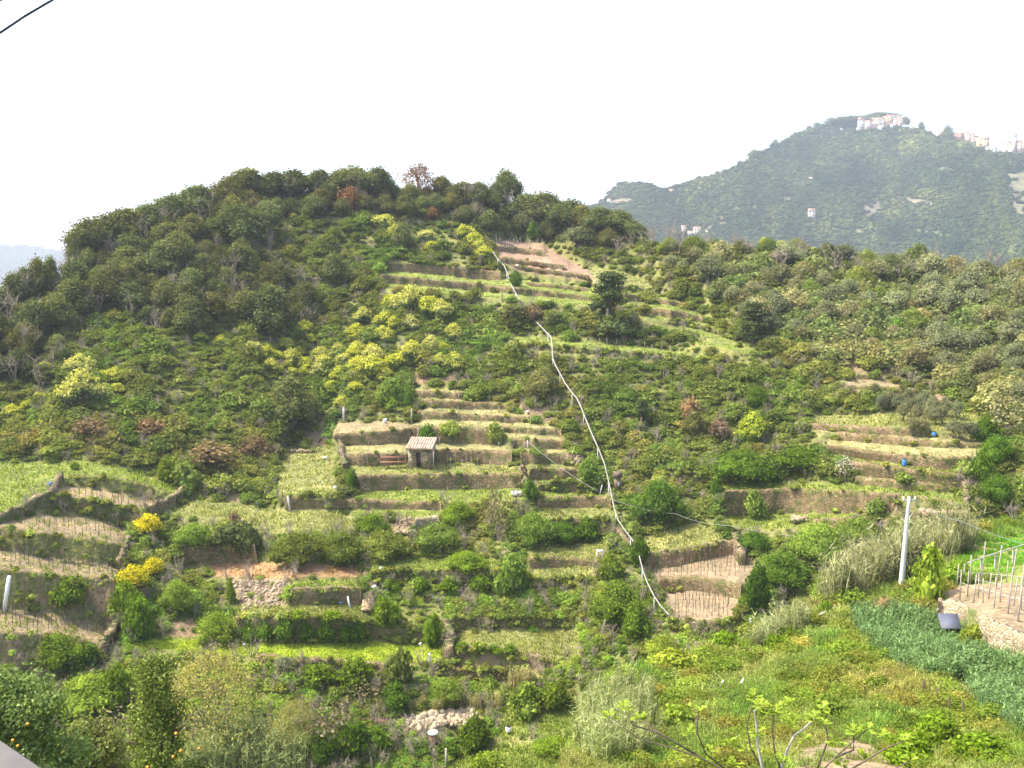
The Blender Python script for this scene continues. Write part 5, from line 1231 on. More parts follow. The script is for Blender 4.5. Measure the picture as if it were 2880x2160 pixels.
# ------------------------------------------------------------------ built things on the hill
def hut():
    u, v = 1185, 1312; r = float(main_r(1160, 1308)) - 1.6; P = pt(1182, 1308, r); px = r / F
    root = empty("stone_hut", P, math.radians(-6)); tag(root, "small stone hut with a bleached tiled lean-to roof on the middle terrace", 'hut')
    w = 66 * px; h = 46 * px; d = 2.6
    mb = MB(); x0, x1 = -w / 2, w / 2; dx0, dx1 = x0 + .32 * w, x0 + .52 * w; hd = h * .78
    for a, b, zlo, zhi in ((x0, dx0, -.7, h), (dx1, x1, -.7, h), (dx0, dx1, hd, h)): mb.box(((a + b) / 2, .16, (zlo + zhi) / 2), (b - a, .32, zhi - zlo))
    mb.box((x0 + .16, d / 2 + .16, h / 2 + .1), (.316, d - .33, h + .4)); mb.box((x1 - .16, d / 2 + .16, h / 2 + .1), (.316, d - .33, h + .4)); mb.box(((x0 + x1) / 2, d - .16, h / 2), (w - .66, .3, h + .8))
    mb.build("wall", [M['wallpale2']], root)
    rb = MB(); nx = 11
    th = math.atan2(.85, d + .5)
    for i in range(nx):
        for j in range(5):
            xa = x0 - .28 + (w + .5) * i / nx; t = j / 5
            rb.tube([(xa + .12, -.35 + (d + .6) * t, h + .06 + .8 * t + .04 * (5 - j) / 5), (xa + .12, -.35 + (d + .6) * (t + .22), h + .06 + .8 * (t + .22))], [.15, .13], 8)
    rb.box((0, d / 2, h + .38), (w + .4, d + .4, .08), tilt=(0, 0))
    rb.v[-1][:, 2] += (rb.v[-1][:, 1] - d / 2) * .27
    rb.build("roof", [M['paletile']], root)
    db = MB(); db.box(((dx0 + dx1) / 2, .34, hd / 2 - .1), (dx1 - dx0, .05, hd)); dr = db.build("door", [M['darkwood']], root)
    pb = MB(); pb.tube([(x0 + .35 * w, .9, h), (x0 + .35 * w, .9, h + 2.4)], .05, 6); pb.build("pole", [M['wood']], root)
    fb = MB()
    for q in ((x0 + .1, -.5), (x1 + .3, -.4)): fb.tube([(q[0], q[1], -.4), (q[0], q[1], h * .9)], .06, 6)
    fb.build("porch_posts", [M['wood']], root)
hut()
# brown boards left of the hut
mb = MB(); P = pt(1105, 1290, float(main_r(1105, 1300)) - .9); mb.box(P + np.array([0, 0, .1]), (2.9, .12, .35)); mb.box(P + np.array([.1, -.25, -.35]), (3.1, .6, .1)); o = mb.build("wooden_boards", [M['rust']]); tag(o, "brown boards leaning on the wall left of the hut", 'boards')

def stone_post(name, u, v, h, r_, mk, label, cat='post', lean=(0, 0), rf=main_r, n=6):
    P = pt(u, v, float(rf(u, v)) - .2); hz = h * float(rf(u, v)) / F; mb = MB()
    mb.tube([(0, 0, -.3), (lean[0] * hz, lean[1] * hz, hz)], [r_, r_ * .85], n); o = mb.build(name, [M[mk]], loc=P); tag(o, label, cat); return o
stone_post("stone_post", 967, 1186, 40, .16, 'concrete', "grey stone post at the left end of the bare plot")
stone_post("white_post", 1403, 1250, 28, .1, 'whitepaint', "white post between the two terrace walls behind the hut")
stone_post("white_post", 10, 1716, 90, .19, 'whitepaint', "leaning white post at the left edge of the picture", lean=(.22, 0))
stone_post("stone_post", 817, 1438, 44, .14, 'palebark', "pale leaning stake at the left end of the long wall under the lawn", lean=(-.15, 0))
stone_post("wooden_post", 1158, 1190, 40, .12, 'wood', "grey wooden post at the left end of the terrace stack")
stone_post("wooden_post", 1165, 1110, 48, .08, 'darkwood', "thin dark post at the top left of the terrace stack")
stone_post("wooden_post", 1690, 1782, 58, .1, 'wood', "grey leaning stake at the end of the overgrown wall", lean=(.3, 0))
stone_post("stone_post", 1208, 1865, 30, .14, 'paleconc', "small pale pillar left of the orange lipped wall")
stone_post("white_post", 985, 1708, 32, .1, 'whitepaint', "leaning white stake beside the stone staircase", lean=(-.2, 0))
stone_post("stone_post", 1255, 2160, 60, .12, 'wood', "thin tree stem beside the dark rounded bush")
stone_post("white_post", 2110, 1760, 22, .1, 'whitepaint', "pale stump on the rim of the lower sandy plot")

def rock_cluster(name, u, v, wpx, n, mk, label, cat, sz=.25, rf=main_r):
    r = float(rf(u, v)); P = pt(u, v, r - .3); mb = MB(); rg = np.random.default_rng(int(u)); V, Fc = ICO1; w = wpx * r / F / 2
    for i in range(n):
        s_ = sz * rg.uniform(.5, 1.3); q = V * s_ * rg.uniform(.7, 1.3, 3) * (1 + rg.normal(0, .09, (len(V), 1)))
        mb.add(q + np.array([rg.uniform(-w, w), rg.uniform(-.4, .4), s_ * .3]), t=[tuple(f) for f in Fc])
    o = mb.build(name, [M[mk]], loc=P); tag(o, label, cat); return o
def sack(name, u, v, wpx, hpx, mk, label, cat, rf=main_r):
    r = float(rf(u, v)); P = pt(u, v, r - .35); rg = np.random.default_rng(int(u + v)); V, Fc = ICO2; px = r / F * .72
    q = V * np.array([wpx * px / 2, wpx * px / 2.6, hpx * px / 2]); q *= (1 + rg.normal(0, .05, (len(V), 1))); q[:, 2] = np.maximum(q[:, 2], -hpx * px * .38); q[:, 2] += hpx * px * .36
    q[:, 0] += (q[:, 2] > hpx * px * .7) * .1
    o = obj(name, mesh_np(name, q, Fc, [M[mk]], smooth=True), None, P); tag(o, label, cat); return o
sack("white_sack", 1083, 1188, 18, 20, 'paleconc', "white plastic sack on the bare plot left of the hut", 'sack')
sack("white_sack", 913, 1290, 18, 10, 'whitepaint', "small white bag in the square light green plot", 'sack')
sack("white_sack", 942, 1374, 14, 12, 'whitepaint', "white bag at the foot of the square light green plot", 'sack')
sack("white_sack", 1483, 1161, 16, 10, 'paleconc', "pale boulder right of the third terrace wall", 'stone')
sack("white_sack", 1452, 752, 14, 12, 'whitepaint', "white bag on the ivy clump of the upper terrace", 'sack')
sack("blue_tarp", 142, 1366, 18, 18, 'blue', "blue tarp bundle at the head of the left stone wall", 'tarp')
sack("white_sack", 1070, 1603, 14, 16, 'paleconc', "pale plastic jug near the dead grass strip by the staircase", 'container')
sack("blue_tarp", 958, 1697, 16, 8, 'blue', "blue cloth lying beside the shaded grey wall", 'cloth')
sack("white_sack", 2315, 1765, 12, 10, 'whitepaint', "white bag lying on the crest of the ridge", 'sack', near_r)
sack("white_sack", 2660, 2018, 12, 9, 'whitepaint', "small white bag in the weeds below the row of posts", 'sack', near_r)
0 and sack("sand_heap", 1200, 2022, 150, 30, 'sandm' if 'sandm' in M else 'paletile', "pale sandy spoil heap behind the white topped well", 'heap')
0 and sack("sand_heap", 1300, 2010, 90, 18, 'paletile', "lower right end of the pale sandy spoil heap", 'heap')
0 and sack("sand_heap", 1030, 2040, 110, 14, 'rust', "reddish earth heap left of the pale spoil heap", 'heap')
def rubble_slope(poly, d, label, sz=.22, mk='stonebit'):
    mb = MB(); rg = np.random.default_rng(int(poly[0][0])); V, Fc = ICO1; o_ = hill(poly[0][0], poly[0][1])
    for u, v in scatter(poly, d, 501):
        q = V * sz * rg.uniform(.4, 1.3) * rg.uniform(.6, 1.3, 3) * (1 + rg.normal(0, .12, (len(V), 1))); mb.add(q + hill(u, v) - o_, t=[tuple(f) for f in Fc])
    o = mb.build("rubble_slope", [M[mk]], loc=o_); tag(o, label, 'rubble', kind='stuff')
M['stonebit'] = plain("tan stones", (.27, .215, .145), .95, .5, 2.2)  # tan rubble stones, tone mottled at random
rubble_slope([(655,1632),(812,1632),(805,1705),(680,1715)], 7.5, "pale tumbled stones spilling down beside the shaded grey wall")
M['palesand'] = plain("pale spoil", (.33, .265, .18), .95, .35, 2.5)
rubble_slope([(1100,2030),(1190,2005),(1290,1995),(1352,2000),(1330,2030),(1230,2050),(1140,2055)], 8, "pale spoil heap behind the white topped well", .3, 'palesand')
rubble_slope([(960,2035),(1050,2018),(1110,2025),(1090,2045),(980,2052)], 9, "reddish earth heap left of the pale spoil heap", .3, 'rust')
rubble_slope([(1560,1120),(1580,1190),(1500,1185),(1500,1150)], 12, "loose stones at the right end of the upper terrace stack", .2)
rubble_slope([(1110,1455),(1165,1458),(1165,1500),(1120,1508)], 9, "loose stones left of the broken grey wall", .2)
rock_cluster("rubble_pile", 1140, 1498, 60, 50, 'wallpale2', "rubble beside the broken grey wall", 'rubble', .25)
rock_cluster("rubble_pile", 1615, 1302, 34, 30, 'wallpale2', "loose stones at the right end of the hut terrace", 'rubble', .28)
rock_cluster("rubble_pile", 2660, 1448, 120, 90, 'wallpale2', "grey fallen stones below the ruined wall", 'rubble', .35)
rock_cluster("rubble_pile", 2250, 1465, 36, 30, 'wallpale2', "heap of stones at the end of the pale stakes", 'rubble', .35)
rock_cluster("rubble_pile", 1255, 2035, 150, 60, 'wallpale', "broken pale stones on the spoil heap", 'rubble', .2)
rock_cluster("rubble_pile", 850, 1270, 80, 30, 'wallpale2', "stones at the top of the square light green plot", 'rubble', .25)
rock_cluster("rubble_pile", 2450, 1850, 90, 40, 'wallpale', "stones along the edge of the bean strip", 'rubble', .12, near_r)

def barrel(u, v, w, h, mk, label, rf=main_r):
    r = float(rf(u, v)); P = pt(u, v, r - .3); px = r / F; root = empty("barrel", P); tag(root, label, 'barrel'); R_ = w * px / 2; H = h * px
    mb = MB(); mb.tube([(0, 0, 0), (0, 0, H * .2), (0, 0, H * .5), (0, 0, H * .8), (0, 0, H)], [R_ * .88, R_, R_ * 1.04, R_, R_ * .9], 12); mb.build("body", [M[mk]], root, smooth=False)
    mb = MB(); mb.tube([(0, 0, H), (0, 0, H + .05)], [R_ * .8, R_ * .8], 12); mb.build("lid", [M['dark']], root)
barrel(2543, 1310, 12, 17, 'blue', "blue barrel standing by the wall in the right terraces")
barrel(2627, 1226, 12, 10, 'blue', "pale blue tub under the small olives")
barrel(1430, 2058, 17, 15, 'whitepaint', "white bucket on the grass behind the dark rounded bush")

def well():
    u, v = 1218, 2085; r = float(main_r(u, v)) - .5; P = pt(u, v, r); px = r / F; root = empty("well", P); tag(root, "small round well with a white lid by the spoil heap", 'well')
    mb = MB(); mb.tube([(0, 0, -.5), (0, 0, 24 * px)], [12 * px, 12 * px], 14); mb.build("shaft", [M['rust']], root)
    mb = MB(); mb.tube([(0, 0, 24 * px), (0, 0, 30 * px)], [15 * px, 15 * px], 16); mb.build("lid", [M['whitepaint']], root)
well()
def conc_box(name, u, v, w, h, label, roof=True, rf=main_r, mk='bank'):
    r = float(rf(u, v)) - .6; P = pt(u, v, r); px = r / F; root = empty(name, P, .3); tag(root, label, 'hut'); W_, H = w * px, h * px
    mb = MB(); mb.box((0, 0, H * .4), (W_, W_, H * .8 + .6)); mb.build("body", [M[mk]], root)
    mb = MB(); a = W_ * .8; z = H * .8 + .3
    mb.add([(-a, -a, z), (a, -a, z), (a, a, z), (-a, a, z), (-a, 0, H + .75), (a, 0, H + .75)], [(0, 1, 5, 4), (2, 3, 4, 5), (0, 3, 2, 1)], [(0, 4, 3), (1, 2, 5)]); mb.build("roof", [M['bark']], root)
    mb = MB(); mb.box((0, -W_ / 2 - .02, H * .4), (W_ * .45, .05, H * .4)); mb.build("door", [M['steel']], root)
conc_box("concrete_hut", 1737, 1372, 15, 30, "small pale concrete cabin with a pitched cap beside the track")
def trough(u, v, w, label, mk='whitepaint'):
    r = float(main_r(u, v)) - .5; P = pt(u, v, r); px = r / F; W_ = w * px; mb = MB()
    mb.box((0, 0, .05), (W_, .6, .08)); mb.box((0, -.3, .2), (W_, .05, .38)); mb.box((0, .3, .2), (W_, .05, .38)); mb.box((-W_ / 2, 0, .2), (.05, .6, .381)); mb.box((W_ / 2, 0, .2), (.05, .6, .382))
    o = mb.build("trough", [M[mk]], loc=P); tag(o, label, 'trough')
trough(1452, 1392, 28, "white basin beside the round green bush")
def bench(u, v, w, label):
    r = float(main_r(u, v)) - .6; P = pt(u, v, r); px = r / F; root = empty("bench", P); tag(root, label, 'bench'); W_ = w * px
    mb = MB(); mb.box((0, 0, .5), (W_, .45, .1)); mb.build("seat", [M['whitepaint']], root)
    for s_ in (-1, 1): mb = MB(); mb.box((s_ * W_ * .4, 0, .1), (.1, .35, .7)); mb.build("leg", [M['whitepaint']], root)
bench(1687, 1562, 20, "white bench among creepers in the lower centre right")
sack("blue_tarp", 1182, 1815, 14, 14, 'steel', "pale green plastic can at the end of the bright lawn", 'container')
sack("blue_tarp", 687, 1815, 14, 12, 'steel', "pale blue container at the left end of the bright lawn", 'container')
sack("green_net", 1052, 1660, 26, 26, 'steel', "bundled pale net beside the staircase", 'net')

# staircase
def stairs():
    pts_ = [(1030, 1712), (1034, 1690), (1036, 1668), (1038, 1648), (1036, 1630), (1034, 1612), (1030, 1590)]
    mb = MB(); n = 22
    for i in range(n):
        f = i / (n - 1) * (len(pts_) - 1); k = min(int(f), len(pts_) - 2); y = f - k
        u = pts_[k][0] + (pts_[k + 1][0] - pts_[k][0]) * y; v = pts_[k][1] + (pts_[k + 1][1] - pts_[k][1]) * y
        P = pt(u, v, float(main_r(u, v)) - .35 - .3 * (1 - i / n)); mb.box(P + np.array([0, .2, -.12]), (.95 + random.uniform(-.1, .1), .5, .28), rz=random.uniform(-.06, .06))
    o = mb.build("stone_staircase", [M['wallpale2']]); tag(o, "steep stone staircase climbing between the lower terraces", 'staircase', kind='thing')
stairs()

# utility pole
def pole():
    u, v = 2532, 1674; r = float(near_r(u, v)); P = pt(u, v, r); px = r / F; top = pt(2557, 1397, r) - P
    root = empty("utility_pole", P); tag(root, "tall pale concrete utility pole leaning slightly to the right", 'pole')
    mb = MB(); n = 10; mb.tube([np.array([0, 0, -.6]) - top * .0] + [top * (i / n) for i in range(n + 1)], [.17] + [.165 - .08 * i / n for i in range(n + 1)], 12); mb.build("shaft", [M['paleconc']], root)
    mb = MB(); t = top * .965; mb.tube([t + (-.35, 0, .0), t + (.4, .0, .03)], .03, 6); mb.build("crossbar", [M['steel']], root)
    for s_ in (-.3, .34): mb = MB(); q = t + np.array([s_, 0, .03]); mb.tube([q, q + (0, 0, .05), q + (0, 0, .1), q + (0, 0, .17)], [.03, .06, .045, .03], 8); mb.build("insulator", [M['whitepaint']], root)
pole()
# cable at the top left corner, close to the camera
def cable(name, pts3, rad, mk, label, cat='cable', n=5):
    mb = MB(); mb.tube(pts3, rad, n); o = mb.build(name, [M[mk]], smooth=True); tag(o, label, cat); return o
M['cable'] = plain("black cable", (.03, .03, .035))
c0 = [pt(u, v, 11.0) for u, v in ((-300, 236), (-100, 150), (0, 92), (70, 45), (150, -2), (300, -110))]
mb = MB(); th_ = np.linspace(0, 1, 140); base_ = np.array([[np.interp(t, np.linspace(0, 1, 6), [q[k] for q in c0]) for k in range(3)] for t in th_])
for ph in (0, math.pi):
    hel = base_ + np.stack([0 * th_, np.cos(th_ * 150 + ph), np.sin(th_ * 150 + ph)], 1) * .008; mb.tube(list(hel), .007, 5)
o = mb.build("overhead_cable", [M['cable']], smooth=True); tag(o, "twisted black overhead cable crossing the upper left corner", 'cable')
cable("overhead_cable", [pt(-60, 25, 11.0), pt(0, 2, 11.0), pt(60, -22, 11.0)], .008, 'cable', "second cable just touching the very corner of the sky")

M['trackgrey'] = plain('weathered pale track', (.28, .26, .23), .7, .2)
# monorail track winding down the hill
TRK = [(1387,708),(1394,721),(1405,735),(1418,747),(1428,772),(1437,799),(1450,824),(1463,845),(1485,880),(1515,912),(1532,930),(1550,949),(1553,978),(1555,1008),(1561,1025),(1575,1050),(1589,1077),(1605,1100),(1622,1120),(1633,1142),(1650,1185),(1668,1228),(1686,1268),(1700,1304),(1712,1355),(1722,1404),(1729,1436),(1739,1464),(1760,1495),(1787,1529),(1799,1568),(1809,1608),(1822,1642),(1840,1677),(1858,1704),(1882,1730)]
def track():
    d = []
    for i in range(len(TRK) - 1):
        for k in range(4): f = k / 4; d.append((TRK[i][0] * (1 - f) + TRK[i + 1][0] * f, TRK[i][1] * (1 - f) + TRK[i + 1][1] * f))
    d.append(TRK[-1]); U_ = np.array([q[0] for q in d]); V_ = np.array([q[1] for q in d])
    r = main_r(U_, V_); r = np.minimum(np.convolve(np.pad(r, 6, mode='edge'), np.ones(13) / 13, 'valid'), r) - 2.6
    hid = (V_ > 846) & (V_ < 908); r[hid] += 2.2
    P = pt(U_, V_, r); root = empty("monorail_track", P[-1]); tag(root, "pale winding track running down the whole hillside", 'track'); O = P[-1]
    mb = MB(); mb.tube(list(P - O), [.065 if q[1] > 1250 else .085 for q in d], 6); mb.build("rail", [M['trackgrey']], root, smooth=True)
    for i in range(6, len(P), 9):
        g_ = hill(U_[i], V_[i] + 22); q = P[i]; zt = q[2]; mb = MB(); mb.tube([(q[0] - O[0], q[1] - O[1], zt - O[2] - 2.6), (q[0] - O[0], q[1] - O[1], zt - O[2])], .04, 5); mb.build("support", [M['steel']], root)
track()
def wire(name, pts_, rf, off, rad, mk, label, sag=0):
    P = [pt(u, v, float(rf(u, v)) - o_) for (u, v), o_ in zip(pts_, off)]; Q = []
    for i in range(len(P) - 1):
        for k in range(8): f = k / 8; q = P[i] * (1 - f) + P[i + 1] * f; q = q - np.array([0, 0, sag * 4 * f * (1 - f)]); Q.append(q)
    Q.append(P[-1]); return cable(name, Q, rad, mk, label, 'wire', 4)
wire("haul_cable", [(1487, 1244), (1683, 1383)], main_r, (3, 2.5), .03, 'trackgrey', "thin taut cable from the terraces down to the track", .3)
wire("haul_cable", [(1715, 1402), (1900, 1445), (2050, 1478), (2330, 1512)], main_r, (3, 4, 4, 4), .02, 'trackgrey', "thin pale wire running right from the track to the gully", .3)
wire("power_line", [(2557, 1402), (2700, 1465), (3000, 1560)], lambda u, v: float(near_r(2532, 1674)), (0, -3, -8), .014, 'steel', "faint power line running right from the pole", .2)
stone_post("iron_bracket", 1686, 1388, 26, .07, 'steel', "bent grey bracket where the thin cable lands", lean=(.3, 0))
stone_post("iron_bracket", 1484, 1262, 24, .08, 'steel', "grey anchor post at the upper end of the thin cable")

# white pipe on the ridge, posts, trellis
wire("white_pipe", [(2212, 1778), (2280, 1740), (2350, 1708)], near_r, (1, 1.2, 1.2), .05, 'whitepaint', "white pipe lying across the crest of the ridge")
for k, (u, v, l) in enumerate([(2535,1895,40),(2600,1950,46),(2640,1975,44),(2672,2000,44),(2710,2005,40),(2768,2110,60)]):
    stone_post("fence_post", u, v + 6, l, .035, 'darkwood', ["first", "second", "third", "fourth", "fifth", "lowest, isolated"][k] + " dark wooden post from the left along the bean strip", lean=(-.12, 0), rf=near_r)
def trellis():
    r0 = float(near_r(2720, 1640)); root = empty("trellis_rail", pt(2705, 1640, 58)); tag(root, "long pale rail on forked stakes above the right hand vineyard", 'trellis'); O = np.array(root.location)
    rail = [(2700,1592,60.5),(2720,1583,60.5),(2800,1556,62),(2880,1532,64),(3050,1490,67)]; P = [pt(*q) - O for q in rail]
    mb = MB(); mb.tube(P, .035, 7); mb.build("rail", [M['wood']], root)
    for q in (2705, 2722, 2760, 2800, 2850, 2900, 2960):
        vv = np.interp(q, [a[0] for a in rail], [a[1] for a in rail]); rr = np.interp(q, [a[0] for a in rail], [a[2] for a in rail]); t = pt(q, vv, rr) - O
        mb = MB(); mb.tube([t, t + np.array([-.12, -.2, -2.0])], .045, 5); mb.tube([t, t + np.array([.3, .2, -2.0])], .035, 5); mb.build("stake", [M['wood']], root)
trellis()
posts = [(2690,1650,60),(2700,1680,75),(2722,1668,60),(2738,1690,72),(2752,1672,55),(2765,1700,70),(2780,1680,65),(2795,1722,95),(2812,1700,80),(2833,1733,130),(2848,1712,80),(2862,1747,95),(2872,1720,90),(2800,1660,120),(2760,1640,110),(2840,1660,110),(2730,1640,75),(2875,1660,70),(2900,1760,110),(2930,1730,100),(2960,1790,110),(2830,1640,60),(2710,1640,50)]
for k, (u, v, l) in enumerate(posts):
    o = stone_post("vineyard_post", u, v, l, .032, 'wood', None, lean=(random.uniform(-.05, .12), 0), rf=near_r); o['group'] = "posts of the right hand vineyard"; o['category'] = 'post'; PLACED.append((o, u, v, "grey wooden vineyard post"))
ww = [[(2700,1622),(2900,1660)],[(2705,1640),(2920,1700)],[(2730,1610),(2910,1625)]]
for k, l in enumerate(ww): wire("trellis_wire", l, near_r, (1.2, 1.2), .012, 'steel', ["upper", "middle", "lowest"][k] + " wire stretched through the right hand vineyard posts")
def sheet_box():
    u, v = 2668, 1792; r = float(near_r(u, v)) - 1.0; P = pt(u, v, r); px = r / F; root = empty("metal_shelter", P, -.2); tag(root, "low box with a tilted grey metal sheet on top by the rubble wall", 'shelter')
    mb = MB(); mb.box((0, 0, .3), (30 * px, 20 * px, 32 * px)); mb.build("box", [M['darkwood']], root)
    mb = MB(); mb.box((0, 0, .78), (50 * px, .9, .05)); mb.v[-1][:, 2] += mb.v[-1][:, 1] * .45 + mb.v[-1][:, 0] * .06; mb.build("sheet", [M['slate']], root)
M['slate'] = plain("grey sheet", (.09, .10, .13), .6, .1)
sheet_box()
sack("blue_tarp", 2825, 1875, 26, 12, 'blue', "blue plastic sheet at the foot of the rubble wall", 'tarp', near_r)
for k, (u, v, l, a) in enumerate([(1990,1950,26,.8),(2010,1945,34,.7),(2060,1945,38,.8)]):
    stone_post("bleached_stick", u, v, l, .035, 'whitepaint', ["short", "middle", "long"][k] + " bleached stick leaning in the weeds left of the ridge", lean=(a, 0), rf=near_r)

M['darkconc'] = plain('weathered grey parapet', (.17, .155, .14), .9, .12, 9)
# near concrete parapet in the lower left corner
zt = -1.15
def onz(u, v): 
    hx_, hy_, t = ray(u, v); r = zt / float(t); return np.array([float(hx_) * r, float(hy_) * r, CAMZ + zt])
A_, B_ = onz(-80, 2030), onz(118, 2165); dA = (B_ - A_) / np.linalg.norm(B_ - A_); pA = A_ - dA * 2.2; pB = B_ + dA * .9; nrm = np.array([dA[1], -dA[0], 0]); nrm = nrm if nrm @ A_ < 0 else -nrm
mb = MB(); q = [pA, pB, pB + nrm * .55, pA + nrm * .55]; lo = [x - np.array([0, 0, 1.1]) for x in q]; ch = [x - np.array([0, 0, .02]) - nrm * .02 * (1 if i < 2 else -1) for i, x in enumerate(q)]
mb.add(q + ch + lo, [(0, 1, 2, 3), (0, 4, 5, 1), (1, 5, 6, 2), (2, 6, 7, 3), (3, 7, 4, 0), (4, 8, 9, 5), (5, 9, 10, 6), (6, 10, 11, 7), (7, 11, 8, 4), (8, 11, 10, 9)])
o = mb.build("concrete_parapet", [M['darkconc']]); tag(o, "grey concrete parapet poking into the lower left corner", 'parapet', kind='thing')

# vine stakes on the plots
STK = [([(1830,1602),(1930,1590),(2070,1560),(2110,1590),(2080,1630),(1960,1618),(1860,1622)], 19, 44, 'darkwood'), ([(1890,1668),(1960,1664),(2060,1690),(2050,1735),(1960,1742),(1890,1738)], 19, 42, 'darkwood'), ([(160,1385),(290,1395),(440,1425),(430,1436),(280,1414),(150,1390)], 20, 40, 'darkwood'), ([(60,1465),(120,1460),(340,1500),(340,1525),(60,1485)], 26, 40, 'darkwood'), ([(5,1560),(130,1580),(320,1604),(315,1628),(130,1610),(5,1596)], 26, 44, 'darkwood'),
       ([(5,1725),(139,1735),(290,1775),(285,1800),(143,1780),(5,1770)], 28, 46, 'darkwood'), ([(10,1310),(120,1310),(130,1340),(10,1380)], 30, 26, 'wood'), ([(560,1420),(760,1440),(720,1475),(600,1460)], 36, 30, 'wood'), ([(800,1290),(935,1290),(940,1380),(800,1380)], 34, 26, 'wood'),
       ([(1185,1098),(1300,1105),(1300,1108),(1185,1102)], 22, 24, 'wood'), ([(1190,1118),(1400,1132),(1400,1137),(1190,1125)], 22, 24, 'wood'), ([(1190,1150),(1480,1166),(1480,1174),(1190,1158)], 22, 26, 'wood'), ([(1190,1182),(1560,1200),(1560,1206),(1190,1196)], 24, 28, 'wood'),
       ([(990,1252),(1150,1246),(1150,1262),(990,1266)], 30, 26, 'wood'), ([(1230,1250),(1430,1256),(1430,1264),(1230,1262)], 28, 28, 'wood'), ([(1230,1308),(1440,1312),(1440,1330),(1230,1326)], 26, 40, 'wood'), ([(1000,1312),(1140,1314),(1140,1330),(1000,1330)], 40, 34, 'wood'),
       ([(1450,1215),(1570,1228),(1570,1236),(1450,1230)], 24, 26, 'wood'), ([(1020,1385),(1440,1378),(1440,1398),(1020,1400)], 40, 30, 'wood'), ([(1480,945),(1920,985),(1920,1000),(1480,962)], 23, 24, 'wood'), ([(1390,676),(1520,690),(1660,780),(1655,788),(1480,758),(1400,720)], 17, 26, 'palebark'),
       ([(1100,762),(1400,788),(1400,792),(1100,772)], 26, 20, 'wood'), ([(1100,796),(1420,822),(1640,846),(1640,852),(1100,806)], 26, 20, 'wood'), ([(1500,790),(1660,812),(1660,826),(1500,800)], 24, 22, 'wood'), ([(1780,860),(1960,893),(2040,925),(1900,895)], 20, 16, 'wood'),
       ([(2315,1455),(2410,1442),(2415,1450),(2320,1460)], 12, 34, 'palebark'), ([(2640,1322),(2700,1326),(2700,1334),(2640,1328)], 16, 24, 'wood'), ([(2380,1242),(2760,1262),(2760,1280),(2380,1258)], 32, 22, 'wood'), ([(2400,1290),(2640,1316),(2640,1324),(2400,1296)], 26, 22, 'wood'),
       ([(1530,1520),(1700,1520),(1660,1570),(1530,1565)], 36, 26, 'wood'),
       ([(690,1705),(1000,1705),(1000,1730),(690,1732)], 34, 26, 'wood'), ([(1060,1580),(1380,1580),(1380,1600),(1060,1600)], 50, 26, 'wood'), ([(1540,1432),(1710,1432),(1715,1455),(1530,1458)], 44, 26, 'wood'), ([(2350,1480),(2380,1480),(2380,1490)], 30, 24, 'wood')]
smesh = {}
for mk in ('wood', 'darkwood', 'palebark'):
    mb = MB(); mb.tube([(0, 0, -.2), (.02, 0, .5), (0, .01, 1)], [.021, .021, .017], 5); smesh[mk] = mb.mesh("vine_stake", [M[mk]])
ns = 0
for k, (poly, d, l, mk) in enumerate(STK):
    for u, v in scatter(poly, d, 300 + k, dv=.62, jitter=.18):
        if ns >= 298: break
        ns += 1; r = float(main_r(u, v)); o = obj("vine_stake", smesh[mk], None, pt(u, v, r)); hz = l * r / F * random.uniform(.75, 1.1); o.scale = (1.25, 1.25, hz); o.rotation_euler = (random.gauss(0, .06), random.gauss(0, .06), 0)
        tag(o, None, 'stake', "vine stakes on the terrace plots"); PLACED.append((o, u, v, {'wood': "grey vine stake", 'darkwood': "dark vine stake", 'palebark': "pale vine stake"}[mk]))
print("stakes", ns)

# ------------------------------------------------------------------ far mountain: woods and houses
pts_ = scatter([(1500,300),(3800,300),(3800,900),(1500,900)], 9.5, 401, dv=.75); u, v = pts_[:, 0], pts_[:, 1]
k_ = v > poly_y(FARSKY, u) + 5
for poly, c in FT: k_ &= ~pinpoly(u, v, poly) | (rng.random(len(u)) < .08)
VIL = [(2405,345),(2540,335),(2545,362),(2410,368)]
k_ &= ~pinpoly(u, v, VIL) & ~pinpoly(u, v, [(2680,378),(2780,395),(2880,430),(2880,440),(2770,425),(2680,400)])
u, v = u[k_], v[k_]; n = len(u); r = far_r(u, v); P = pt(u, v, r); sz = rng.uniform(3.0, 6.0, n) * r / 1300
nz = 1.8 * sample(smooth_noise(cls.shape, 12, 93), np.clip(u, 0, 2879), v + 300)
tint = np.exp(rng.normal(0, .2, (n, 1)) + .12 * nz[:, None]) * np.stack([1 + .18 * nz, 1 + .05 * nz, 1 + 0 * nz], 1)
inst_stuff("far_woods", "distant woods and scrub covering the mountain", "woods", P, np.stack([sz, sz, sz * .8], 1), tint, inst_sources('farwood', 'farwood', 3, 60, .5, 4, core=.9))
print("far", n)
lp = scatter([(-900,690),(400,700),(600,880),(-900,880)], 9, 402); u, v = lp[:, 0], lp[:, 1]; k_ = v > poly_y(LSKY, u) + 2; u, v = u[k_], v[k_]; n = len(u)
P = pt(u, v, 3300 + (850 - v) * 4.0 + 60 * np.sin(u * .03)); sz = rng.uniform(12, 20, n); inst_stuff("ridge_woods", "hazy woods on the pale far ridge", "woods", P, np.stack([sz, sz, sz * .6], 1), np.ones((n, 3)), inst_sources('ridgewood', 'farwood', 2, 40, .5, 3, core=.9))

